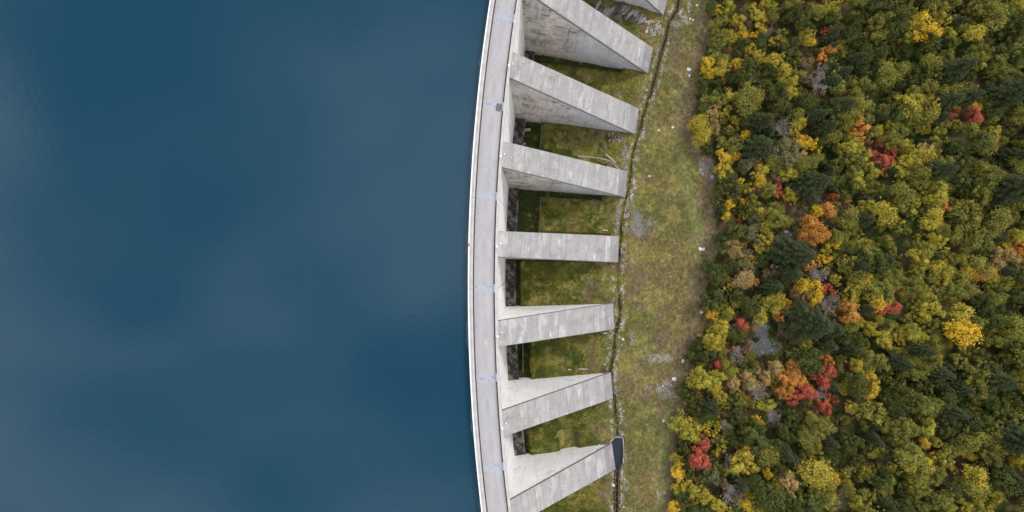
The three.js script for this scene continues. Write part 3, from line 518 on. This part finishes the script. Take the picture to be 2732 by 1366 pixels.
// ---------------------------------------------------------------- trees
const leafMat = {}; // one material per tone; the crowns' vertex colours vary the leaves
const TONE = {
  g: [.078, .088, .024, 'dark green'], o: [.190, .178, .036, 'olive green'], y: [.370, .298, .042, 'yellow-green'], Y: [.58, .375, .035, 'bright yellow'], a: [.50, .215, .05, 'amber orange'], r: [.42, .10, .055, 'russet red'], t: [.36, .25, .095, 'pale tan'], k: [.046, .054, .022, 'blackish green'], b: [.20, .125, .07, 'brown'], w: [.19, .16, .135, 'bare grey'], G: [.145, .14, .062, 'grey-green'],
};
for (const k in TONE) leafMat[k] = matte({ color: new THREE.Color().setRGB(...TONE[k].slice(0, 3)), vertexColors: true, side: THREE.DoubleSide, roughness: .85 });
const leafBare = std({ color: rgb(150, 138, 130) });
const barkMat = std({ color: rgb(92, 80, 68) });
function leafSoup() {
  const p = [], n = [], c = [];
  return {
    leaf(o, nx, size, col, r, soft, outward) {        // one leaf spray: a bent four-cornered blade
      const N = nx.clone().normalize(), T = new THREE.Vector3(r() - .5, r() - .5, r() - .5).cross(N).normalize(), B = N.clone().cross(T);
      const a = o.clone().addScaledVector(T, size), b = o.clone().addScaledVector(B, size * .55).addScaledVector(N, size * .12), d = o.clone().addScaledVector(T, -size * .8), e = o.clone().addScaledVector(B, -size * .55).addScaledVector(N, size * .12);
      const S = N.clone().lerp(outward, soft).normalize(); if (S.dot(N) < .15) S.copy(N);
      for (const v of [a, b, d, a, d, e]) { p.push(v.x, v.y, v.z); n.push(S.x, S.y, S.z); c.push(...col); }
    },
    geo() { const g = new THREE.BufferGeometry(); g.setAttribute('position', new THREE.Float32BufferAttribute(p, 3)); g.setAttribute('normal', new THREE.Float32BufferAttribute(n, 3)); g.setAttribute('color', new THREE.Float32BufferAttribute(c, 3)); return g; },
  };
}
const leafTint = (r, base, spread) => { const v = base * (1 + (r() - .5) * spread), h = (r() - .5) * .3; return [v * (1 + h * .7), v, v * (1 - h)]; };
const limb = (a, b, r0, r1) => { const d = new THREE.Vector3().subVectors(b, a), L = d.length(), g = new THREE.CylinderGeometry(r1, r0, L, 6, 1); g.translate(0, L / 2, 0); g.applyQuaternion(new THREE.Quaternion().setFromUnitVectors(new THREE.Vector3(0, 1, 0), d.normalize())); g.translate(a.x, a.y, a.z); return g; };
// crowns are built at true size for radius R and height H
function broadleaf(seed, R, H, lobes, leaves, size) {
  const r = rng(seed), L = leafSoup(), V = (x, y, z) => new THREE.Vector3(x, y, z), cs = [], limbs = [], stems = [], nS = 1 + Math.floor(r() * 3.6), open = r();
  for (let k = 0; k < nS; k++) { const a = k / nS * 6.283 + r() * 2, d = nS === 1 ? R * .12 : R * (.3 + r() * .3); stems.push({ x: Math.cos(a) * d, z: Math.sin(a) * d, h: k ? H * (.6 + r() * .36) : H, R: nS === 1 ? R : R * (.46 + r() * .26), hue: (r() - .5) * .26 }); }
  const sumR = stems.reduce((t, q) => t + q.R ** 2, 0);
  for (const S of stems) {
    const n = Math.max(4, Math.round(lobes * S.R ** 2 / sumR * 1.25));
    for (let k = 0; k < n; k++) { const a = k * 2.4 + r() * 1.4, t = (k + .5) / n, e = 1 - t * 1.5, rr = Math.sqrt(Math.max(.04, 1 - e * e * .85)) * S.R * (.42 + r() * .42); cs.push({ o: V(S.x + Math.cos(a) * rr, S.h * (.56 + .32 * e + (r() - .5) * .16), S.z + Math.sin(a) * rr), q: S.R * (.2 + r() * r() * .36), tint: .76 + r() * .48, hue: S.hue + (r() - .5) * .22 }); }
    limbs.push(limb(V(S.x * .2, -.4, S.z * .2), V(S.x, S.h * .7, S.z), R * .045 + .05, .03));
  }
  const area = cs.reduce((t, q) => t + q.q ** 2, 0);
  for (const c of cs) {
    const m = Math.round(leaves * c.q ** 2 / area);
    for (let k = 0; k < m; k++) {
      const d = V(r() - .5, r() - .5, r() - .5).normalize(); if (d.y < -.4 && r() < .75) continue;
      const reach = r() < .12 + open * .1 ? 1.05 + r() * .5 : .5 + .55 * r(), p = c.o.clone().addScaledVector(d, c.q * reach);
      let deep = false; for (const o of cs) if (o !== c && p.distanceTo(o.o) < o.q * .6) { deep = true; break; } if (deep) continue;
      const nn = d.clone().add(V(r() - .5, r() - .2, r() - .5).multiplyScalar(1.3)), tt = leafTint(r, c.tint, .55);
      L.leaf(p, nn, size * (.55 + r() * .9), [tt[0] * (1 + c.hue), tt[1] * (1 + c.hue * .25), tt[2]], r, .5, d);
    }
  }
  for (const c of cs) if (r() < .6) limbs.push(limb(V(c.o.x * .25, c.o.y * (.4 + r() * .25), c.o.z * .25), c.o.clone().multiplyScalar(1.02), R * .02 + .02, .015));
  return { crown: L.geo(), trunk: mergeGeometries(limbs) };
}
function spruce(seed, R, H, rows, size) {
  const r = rng(seed), L = leafSoup(), V = (x, y, z) => new THREE.Vector3(x, y, z), limbs = [limb(V(0, -.4, 0), V(0, H * .98, 0), .05 * R + .08, .03)];
  for (let j = 0; j < rows; j++) {
    const t = j / rows, y = H * (.1 + .88 * t), len0 = R * Math.pow(1 - t, .8) + .12, n = 8 + Math.floor(r() * 3), ph = r() * 6.28;
    for (let k = 0; k < n; k++) {
      const a = ph + k / n * 6.283 + (r() - .5) * .4, len = len0 * (.78 + r() * .36), tint = .75 + r() * .5, S = Math.max(2, Math.round(len / (size * .75)));
      for (let q = 0; q <= S; q++) {
        const f = (q + .25) / (S + .25), d = len * f, yy = y - len * .22 * f * f + len * .1 * f, wd = len * .13 * Math.sin(Math.min(1, f * 1.1 + .1) * 2.6) + size * .3;
        for (const sd of [-1, 0, 1]) { const side = sd * wd * (.6 + r() * .5), p = V(Math.cos(a) * d - Math.sin(a) * side, yy - Math.abs(side) * .25 + (sd ? 0 : .06), Math.sin(a) * d + Math.cos(a) * side), out = V(Math.cos(a) * .5, .9, Math.sin(a) * .5).normalize(); L.leaf(p, V((r() - .5) * .9 + Math.cos(a) * .25, .9, (r() - .5) * .9 + Math.sin(a) * .25), size * (.6 + r() * .5), leafTint(r, tint * (sd ? .95 : 1.15), .5), r, .3, out); }
      }
    }
  }
  return { crown: L.geo(), trunk: mergeGeometries(limbs) };
}
function bareTree(seed, R, H) {                        // leafless: a fan of thin twigs with a few last leaves
  const r = rng(seed), L = leafSoup(), V = (x, y, z) => new THREE.Vector3(x, y, z), limbs = [limb(V(0, -.4, 0), V(0, H * .5, 0), .09, .05)];
  for (let k = 0; k < 16; k++) {
    const a = r() * 6.283, d = R * (.5 + .5 * r()), b = V(Math.cos(a) * d, H * (.6 + r() * .38), Math.sin(a) * d), s = V(0, H * (.15 + .35 * r()), 0); limbs.push(limb(s, b, .05, .015));
    for (let q = 0; q < 9; q++) { const o = s.clone().lerp(b, .35 + .65 * r()), e = o.clone().add(V((r() - .5) * R * .7, .2 + r() * H * .16, (r() - .5) * R * .7)); limbs.push(limb(o, e, .028, .012)); }
    for (let q = 0; q < 16; q++) { const o = s.clone().lerp(b, .4 + .7 * r()).add(V((r() - .5) * R * .5, (r() - .3) * H * .12, (r() - .5) * R * .5)); L.leaf(o, V(r() - .5, .5 + r(), r() - .5), .09 + r() * .12, leafTint(r, 1, .8), r, .2, V(0, 1, 0)); }
  }
  return { crown: L.geo(), trunk: mergeGeometries(limbs) };
}
const KIT = { small: [], medium: [], large: [], spruceS: [], spruceL: [], bare: [] };
for (let k = 0; k < 9; k++) { KIT.small.push(broadleaf(100 + k, 1.5, 3.6, 9, 1000, .165)); KIT.medium.push(broadleaf(200 + k, 2.4, 6, 17, 2200, .185)); KIT.large.push(broadleaf(300 + k, 4, 9.5, 34, 5400, .22)); }
for (let k = 0; k < 4; k++) { KIT.spruceS.push(spruce(400 + k, 2.3, 7.5, 12, .25)); KIT.spruceL.push(spruce(500 + k, 4.2, 14, 17, .33)); KIT.bare.push(bareTree(600 + k, 2.2, 5)); }
const BASE = { small: [1.5, 3.6], medium: [2.4, 6], large: [4, 9.5], spruceS: [2.3, 7.5], spruceL: [4.2, 14], bare: [2.2, 5] };
const rt = rng(2024), trees = [];
const SH = { A: 0, B: 450, C: 906 };
function plant(tone, sheet, ...list) {                 // [x, y, radius, name of a landmark]; survey sheets A, B, C along the wood
  for (const [zx, zy, zr, mark] of list) {
    const sx = 1780 + zx / 2.8, sy = SH[sheet] + zy / 2.8;
    const R = zr / 2.8 * 0.121 * 1.17;
    let kit = tone === 'k' ? (R > 3.2 ? 'spruceL' : 'spruceS') : tone === 'w' ? 'bare' : R < 1.75 ? 'small' : R < 3 ? 'medium' : 'large';
    const k = R / BASE[kit][0], tall = (kit === 'spruceL' ? .94 : .92) + rt() * .2, Ht = BASE[kit][1] * k * tall;
    const p = site(sx, sy, Ht * (tone === 'k' ? .55 : .62));
    trees.push({ tone, kit, k, tall, R, Ht, x: p[0], z: p[2], sx, sy, mark, turn: rt() * 6.28, v: Math.floor(rt() * 9), w: .8 + rt() * .5, w2: .84 + rt() * .4 });
  }
}
plant('g', 'A', [330, 50, 45], [400, 20, 40], [930, 130, 60], [1030, 80, 95, 'the big dark tree near the upper right'], [1040, 180, 60], [540, 350, 60], [720, 310, 60], [930, 360, 70], [640, 460, 40], [600, 540, 80], [520, 550, 60], [690, 540, 50], [770, 520, 50], [780, 590, 50], [930, 450, 50]);
plant('g', 'A', [260, 650, 58, 'the dark round tree at the wood edge below the bright yellow tree'], [350, 610, 35], [380, 680, 30], [410, 620, 30], [280, 790, 50], [770, 700, 50], [830, 680, 50], [720, 640, 50], [800, 780, 50], [580, 900, 60], [650, 950, 60], [310, 1110, 55, 'the lone dark bush at the wood edge in the upper half'], [900, 760, 80], [1050, 770, 60], [920, 840, 60], [1220, 830, 60], [1180, 1060, 60], [1250, 1080, 40], [1220, 1200, 60]);
plant('y', 'A', [400, 80, 45], [470, 30, 50], [640, 90, 58], [520, 150, 60], [700, 130, 50], [700, 190, 50], [770, 30, 60], [1240, 60, 50], [1250, 140, 40], [480, 280, 40], [560, 200, 45], [790, 310, 35], [1040, 260, 50], [630, 380, 52], [690, 420, 40], [390, 520, 50], [440, 490, 35], [830, 470, 70], [870, 520, 50], [900, 590, 60]);
plant('y', 'A', [480, 710, 45], [230, 920, 60], [260, 1010, 60], [400, 830, 40], [450, 830, 38], [510, 900, 36], [920, 700, 50], [960, 980, 60], [460, 1210, 40], [980, 930, 50]);
plant('o', 'A', [420, 130, 45], [790, 120, 45], [920, 40, 50], [1130, 90, 60], [380, 260, 70], [340, 190, 45], [860, 280, 50], [390, 310, 55], [310, 430, 50], [420, 410, 60], [600, 600, 60], [970, 560, 40], [990, 430, 40], [320, 730, 50], [410, 740, 45], [430, 890, 40], [590, 760, 88, 'the large olive-grey crown in the upper wood'], [680, 720, 60], [490, 970, 50], [410, 1060, 45], [490, 1080, 50]);
plant('o', 'A', [1000, 690, 40], [980, 850, 50], [790, 1220, 60], [1120, 1210, 60], [1000, 1230, 60]);
plant('G', 'A', [600, 1210, 70], [890, 1130, 92, 'the wide grey-green crown in the upper wood']);
plant('Y', 'A', [310, 490, 60, 'the bright yellow tree at the upper wood edge'], [320, 550, 45], [560, 250, 35], [640, 270, 32], [640, 330, 22], [1060, 310, 40], [430, 600, 22], [530, 475, 36, 'the small yellow tree inside the upper wood'], [590, 1010, 40], [1030, 1060, 55, 'the golden tree in the clearing'], [1100, 1110, 50], [400, 1160, 50], [410, 1230, 50], [510, 1160, 40], [690, 1260, 40]);
plant('r', 'A', [1200, 240, 45, 'the rusty tree by the upper right border']);
plant('a', 'A', [1235, 370, 48, 'the orange tree by the upper right border'], [1170, 410, 50], [670, 1200, 40]);
plant('t', 'A', [450, 670, 35], [340, 830, 50], [350, 880, 52, 'the pale tan tree near the wood edge'], [350, 960, 40], [960, 1160, 60]);
plant('k', 'A', [720, 900, 82], [700, 1090, 92, 'the broad blackish conifer of the upper wood'], [760, 970, 60], [1230, 600, 60], [1230, 500, 50], [1130, 860, 70], [1200, 950, 72]);
plant('b', 'A', [1040, 480, 40], [1060, 600, 50], [1130, 690, 45]);
plant('w', 'A', [860, 960, 60, 'the leafless grey bush in the clearing'], [1140, 530, 50], [1130, 620, 60], [820, 1150, 60]);
plant('g', 'B', [440, 90, 70], [400, 170, 50], [500, 190, 60], [620, 90, 40], [750, 50, 40], [380, 290, 55], [560, 310, 40], [1240, 110, 50], [640, 360, 40], [440, 460, 90, 'the dark dense tree at the middle wood edge'], [530, 470, 40], [700, 690, 50], [360, 750, 75], [480, 740, 50], [350, 880, 65], [400, 960, 50], [310, 1000, 60], [480, 970, 40], [580, 960, 70], [610, 1040, 70], [500, 1080, 35], [510, 1240, 50], [600, 1220, 30]);
plant('y', 'B', [430, 20, 60], [680, 40, 50], [620, 140, 40], [910, 50, 60], [900, 190, 50], [950, 220, 40], [700, 350, 45], [1250, 370, 30], [740, 440, 50], [730, 520, 50], [680, 590, 40], [750, 570, 40], [1200, 580, 50], [620, 700, 50], [455, 900, 30], [690, 1100, 50], [790, 1000, 55, 'the lime-yellow bush above the grey scree'], [370, 1230, 102, 'the large yellow-green crown at the wood edge']);
plant('o', 'B', [640, 240, 60], [740, 160, 55], [960, 40, 50], [570, 350, 35], [820, 360, 80], [800, 300, 60], [880, 390, 50], [430, 590, 40], [550, 590, 40], [790, 620, 50], [1200, 740, 40], [560, 690, 45], [380, 1030, 40], [510, 1010, 35], [680, 1000, 50], [430, 1110, 50]);
plant('G', 'B', [620, 470, 50], [650, 520, 45], [580, 740, 50], [660, 400, 45]);
plant('Y', 'B', [550, 110, 35], [530, 150, 26], [690, 100, 45], [470, 270, 35], [560, 250, 30], [610, 310, 26], [450, 355, 40], [1110, 320, 42], [1060, 390, 40], [1245, 530, 50], [1170, 670, 45], [450, 830, 20], [455, 1020, 30], [455, 1080, 35], [340, 1100, 35], [820, 960, 35], [910, 1020, 46], [1090, 910, 78, 'the golden-yellow dome at the right'], [1000, 880, 50]);
plant('r', 'B', [840, 110, 45, 'the pinkish red bush of the middle wood'], [820, 170, 40], [1245, 220, 40], [535, 390, 22], [1180, 900, 45, 'the crimson tree by the golden dome'], [1240, 950, 40], [550, 1160, 45, 'the red bush left of the grey scree'], [520, 1120, 26], [570, 1220, 26]);
plant('a', 'B', [1200, 300, 50], [1130, 480, 108, 'the great rusty orange crown at the right'], [1090, 720, 45], [630, 850, 40], [830, 820, 40], [870, 1110, 55]);
plant('b', 'B', [800, 60, 40], [780, 780, 60], [1010, 970, 80, 'the brown crown below the golden dome'], [900, 1180, 60], [940, 930, 40], [870, 1060, 50]);
plant('t', 'B', [490, 570, 62, 'the pale yellow-tan round tree at the middle wood edge'], [500, 630, 50], [570, 820, 60], [540, 870, 50], [1250, 1070, 40]);
plant('k', 'B', [1110, 100, 112, 'the big dark conifer of the middle right'], [1210, 30, 42], [980, 640, 132, 'the great spruce with spread boughs'], [920, 780, 92], [800, 880, 75, 'the black spruce below the great spruce'], [1080, 1160, 145, 'the widest spruce, star-shaped from above'], [1240, 1200, 70]);
plant('w', 'B', [600, 640, 40], [1130, 790, 60], [1200, 1010, 60], [480, 1180, 36]);
plant('g', 'C', [230, 110, 70], [210, 60, 50], [600, 200, 50], [150, 400, 78, 'the dark green dome jutting into the grass at the lower wood edge'], [210, 480, 55], [490, 480, 50], [530, 570, 60], [1070, 150, 92, 'the dark tree above the red and orange grove'], [820, 440, 50], [240, 630, 50], [450, 720, 50], [500, 740, 50], [590, 640, 40], [660, 740, 90, 'the large dark green dome of the lower wood'], [770, 770, 80], [690, 920, 60]);
plant('g', 'C', [960, 600, 60], [900, 680, 60], [860, 720, 60], [960, 720, 60], [1230, 620, 50], [1240, 880, 40], [140, 770, 60], [170, 870, 60], [160, 990, 60], [750, 1150, 96, 'the tall dark green dome near the bottom'], [640, 1060, 60], [850, 980, 50], [910, 1190, 60], [930, 1240, 60], [100, 1190, 60], [160, 1240, 60], [290, 1240, 50], [520, 1260, 50], [800, 1250, 60]);
plant('y', 'C', [350, 50, 55], [390, 30, 40], [290, 280, 102, 'the broad yellow-green crown below the wood-edge red bush'], [480, 250, 40], [400, 430, 40], [740, 490, 50], [1040, 40, 40], [140, 650, 82, 'the leafy yellow-green tree at the lower wood edge'], [190, 710, 50], [120, 570, 40], [300, 650, 45], [370, 650, 36], [390, 830, 40], [60, 890, 40], [430, 1000, 30], [560, 890, 82], [600, 950, 60], [1090, 980, 82, 'the spreading yellow-green tree at the lower right'], [1230, 1210, 50], [160, 1100, 60], [80, 1130, 40], [260, 1150, 60], [330, 1180, 60], [580, 1240, 50], [700, 1260, 60], [430, 1260, 50]);
plant('o', 'C', [410, 130, 40], [620, 130, 40], [440, 200, 50], [610, 480, 35], [700, 460, 30], [540, 460, 60], [800, 300, 50], [940, 90, 50], [1150, 90, 50], [740, 850, 70], [1060, 640, 102, 'the wide olive crown below the red grove'], [1150, 660, 70], [1030, 720, 60], [1130, 730, 60], [1030, 830, 60], [1100, 840, 50], [1180, 920, 50], [240, 760, 50], [370, 760, 55], [380, 970, 40], [540, 810, 50], [520, 960, 50], [1000, 1170, 50], [1080, 1140, 60], [1160, 1170, 92], [230, 1050, 50]);
plant('G', 'C', [330, 1030, 70], [510, 170, 46]);
plant('Y', 'C', [350, 340, 50], [235, 430, 20], [435, 490, 28], [750, 300, 35], [330, 690, 30], [690, 610, 42, 'the small golden tree above the dark green dome'], [640, 640, 28], [70, 950, 50, 'the yellow bush at the lower wood edge'], [80, 1000, 40], [750, 1010, 45], [800, 1050, 40], [1100, 930, 40], [1250, 1040, 40], [60, 1250, 40], [360, 1230, 45], [200, 1190, 40], [620, 1210, 70, 'the big yellow crown at the bottom border']);
plant('r', 'C', [385, 190, 42, 'the narrow dark red bush near the lower wood edge'], [400, 250, 30], [1200, 250, 60], [1100, 260, 50], [1170, 310, 45], [1040, 420, 72, 'the scarlet crown of the red grove'], [960, 440, 60], [1170, 510, 55], [1190, 420, 35], [1250, 440, 26], [300, 870, 92, 'the pinkish red round tree standing alone'], [1000, 340, 50]);
plant('a', 'C', [1200, 170, 45], [980, 250, 70, 'the orange crown of the red grove'], [900, 310, 70], [880, 380, 50], [1000, 330, 60], [610, 990, 26]);
plant('b', 'C', [590, 50, 40], [430, 1090, 45], [1180, 1000, 40]);
plant('t', 'C', [480, 360, 60], [640, 330, 66, 'the large pale tan tree of the lower wood'], [600, 270, 50], [720, 230, 65], [810, 200, 50], [870, 1100, 82, 'the orange-tan feathery tree near the bottom']);
plant('k', 'C', [330, 110, 50], [340, 520, 75], [1210, 50, 60], [1240, 350, 50], [1240, 780, 50], [880, 850, 72], [940, 900, 50], [560, 1090, 60], [970, 1050, 50], [1050, 1240, 42]);
plant('w', 'C', [510, 110, 55], [680, 390, 60], [1140, 390, 50], [430, 640, 40], [460, 920, 50], [480, 1150, 60], [1180, 1060, 40]);

{ // build, name and describe them
  const sizeWord = (t) => t.R < 1.6 ? 'small' : t.R < 2.6 ? 'medium' : t.R < 3.6 ? 'large' : 'very large';
  const kindOf = (t) => t.kit === 'bare' ? 'bare_tree' : t.tone === 'k' ? 'spruce_tree' : t.R < 1.55 ? 'bush' : 'broadleaf_tree';
  const kindWord = { bare_tree: 'leafless twiggy tree', spruce_tree: 'conifer', bush: 'bush', broadleaf_tree: 'broadleaf tree' };
  const marks = trees.filter((t) => t.mark), used = new Set();
  const side = (t, m) => { const dx = t.sx - m.sx, dy = t.sy - m.sy, a = Math.atan2(dy, dx) / Math.PI * 4; return ['right of', 'below and right of', 'below', 'below and left of', 'left of', 'above and left of', 'above', 'above and right of'][mod(Math.round(a), 8)]; };
  const groups = { bare_tree: 'leafless trees in the autumn wood', spruce_tree: 'conifers in the autumn wood', bush: 'bushes in the autumn wood', broadleaf_tree: 'broadleaf trees in the autumn wood' };
  for (const t of marks) used.add(t.mark);
  const cap = (w) => w.split(' ').length <= 16;
  for (const t of trees) {
    const kind = kindOf(t); let label;
    if (t.mark) label = t.mark.replace(/^the /, '');
    else {
      const near = marks.map((m) => [Math.hypot(m.sx - t.sx, m.sy - t.sy), m]).sort((a, b) => a[0] - b[0]).slice(0, 6);
      const edge = intoForest(t.x, t.z) < 4 ? ' at the wood edge' : '';
      const noun = `${TONE[t.tone][3]} ${kindWord[kind]}`;
      const tries = []; for (const [d, m] of near) for (const hd of [`${sizeWord(t)} ${noun}`]) for (const e of ['just ', '', 'farther ']) { if (e === 'just ' && d > 45) continue; if (e === 'farther ' && d < 30) continue; tries.push(`${hd} ${e}${side(t, m)} ${m.mark}`); }
      label = tries.find((q) => cap(q) && !used.has(q)) ?? tries.map((q) => q.replace(kindWord[kind], 'tree')).find((q) => cap(q) && !used.has(q)) ?? tries.find((q) => !used.has(q));
      if (label === undefined) label = tries[0];
      label = label.split(' ').slice(0, 16).join(' '); used.add(label);
    }
    const kit = KIT[t.kit], g = kit[t.v % kit.length], gy = groundY(t.x, t.z), o = thing(kind, t.x, gy, t.z);
    o.rotation.y = t.turn; o.scale.set(t.k * t.w, t.k * t.tall, t.k * t.w2);
    tag(o, label, kind === 'bush' ? 'bush' : 'tree', groups[kind]);
    mesh('trunk', g.trunk, t.kit === 'bare' ? leafBare : barkMat, o); mesh('crown', g.crown, leafMat[t.tone], o);
  }
}

{ // the wood beyond, one mass that nobody could count, and the undergrowth between the trees
  const r = rng(606), wood = [[], [], [], [], []], under = [];
  const pick = (x, z) => { const k = clamp(r() * .45 + 1.1 * (fbm(x / 15, z / 15, 711, 3) - .5) + .2 + r() * .12); return TONE[k < .36 ? 'g' : k < .64 ? 'o' : k < .8 ? 'y' : k < .84 ? 'Y' : k < .88 ? 't' : k < .94 ? 'a' : 'r']; };
  const place = (x, z) => { let c = pick(x, z), v = .85 + r() * .3, s = .7 + r() * r() * 1.7; const sp = r() < .07, kk = sp ? 4 : Math.floor(r() * 4); if (kk & 1) s *= .62; if (sp) { c = TONE.k; s *= .7; } wood[kk].push([x, z, s, [c[0] * v, c[1] * v, c[2] * v], r() * 6.28]); };
  const grid = (x0, x1, z0, z1, step) => { for (let x = x0; x < x1; x += step) for (let z = z0; z < z1; z += step) place(x + (r() - .5) * step * .9, z + (r() - .5) * step * .9); };
  grid(106, 185, -104, 104, 3.7);
  for (let x = 60; x < 106; x += 4) for (const z of [-90, -94, -99, 96, 99]) if (intoForest(x, z) > 2) place(x + r() * 2, z + r() * 2);
  const wg = new THREE.Group(); wg.name = numbered('woodland'); scene.add(wg); stuff(wg, 'mixed autumn woodland stretching away beyond the nearer trees', 'woodland');
  wood.forEach((list, k) => {
    const m = new THREE.InstancedMesh([KIT.medium[1], KIT.large[2], KIT.medium[5], KIT.large[6], KIT.spruceL[1]][k].crown, matte({ color: 0xffffff, vertexColors: true, side: THREE.DoubleSide, roughness: .85 }), list.length); m.name = numbered('crown'); m.userData.kind = 'stuff';
    const M = new THREE.Matrix4(), q = new THREE.Quaternion(), up = new THREE.Vector3(0, 1, 0), c = new THREE.Color();
    list.forEach(([x, z, s, col, a], i) => { q.setFromAxisAngle(up, a); M.compose(new THREE.Vector3(x, groundY(x, z), z), q, new THREE.Vector3(s, s * 1.05, s)); m.setMatrixAt(i, M); m.setColorAt(i, c.setRGB(...col)); });
    m.castShadow = m.receiveShadow = true; wg.add(m);
  });
  const ug = KIT.small[0].crown.clone(); ug.deleteAttribute('color'); ug.scale(.62, .34, .62); ug.translate(0, -.35, 0);
  for (let i = 0; i < 6500; i++) { const z = -92 + r() * 184, x = 52 + r() * 60, f = intoForest(x, z); if (f < 1) continue; if (patches.some(([px, pz, a, b]) => ((x - px) / a) ** 2 + ((z - pz) / b) ** 2 < 1)) continue; const k = r(), n = fbm(x / 6, z / 6, 808, 2); const c = n < .52 || k < .25 ? TONE.g : k < .55 ? TONE.o : k < .75 ? TONE.b : k < .82 ? TONE.t : k < .9 ? TONE.y : TONE.a; const v = .7 + r() * .4; under.push([x, z, .45 + r() * r() * 1.3, [c[0] * v, c[1] * v, c[2] * v], r() * 6.28]); }
  scatter('undergrowth', ug, under, 'low mixed undergrowth covering the ground between the trees', 'undergrowth');
}

{ const r = rng(88), list = []; for (let i = 0; i < 240; i++) { const z = 38 + r() ** .8 * 56; if (vn(z / 2.2, 3, 5) < .42) continue; const p = arc(thetaOf(z), -1.02 + (r() - .5) * .22, 0); list.push([p[0], p[2], .35 + r() * .5, r() < .6 ? [.03, .03, .025] : [.06, .07, .03], r() * 6.28, -1.06]); }
  for (let i = 0; i < 60; i++) { const z = -80 + r() * 160, p = arc(thetaOf(z), -6.42 + (r() - .5) * .16, 0); list.push([p[0], p[2], .2 + r() * .3, [.06, .06, .03], r() * 6.28, -1.06]); }
  scatter('gutter_moss', tuftGeo(12, 12, .34, .16, .07), list, 'dark moss clumps growing in the gutters of the crest road', 'moss'); }

renderer.render(scene, camera);
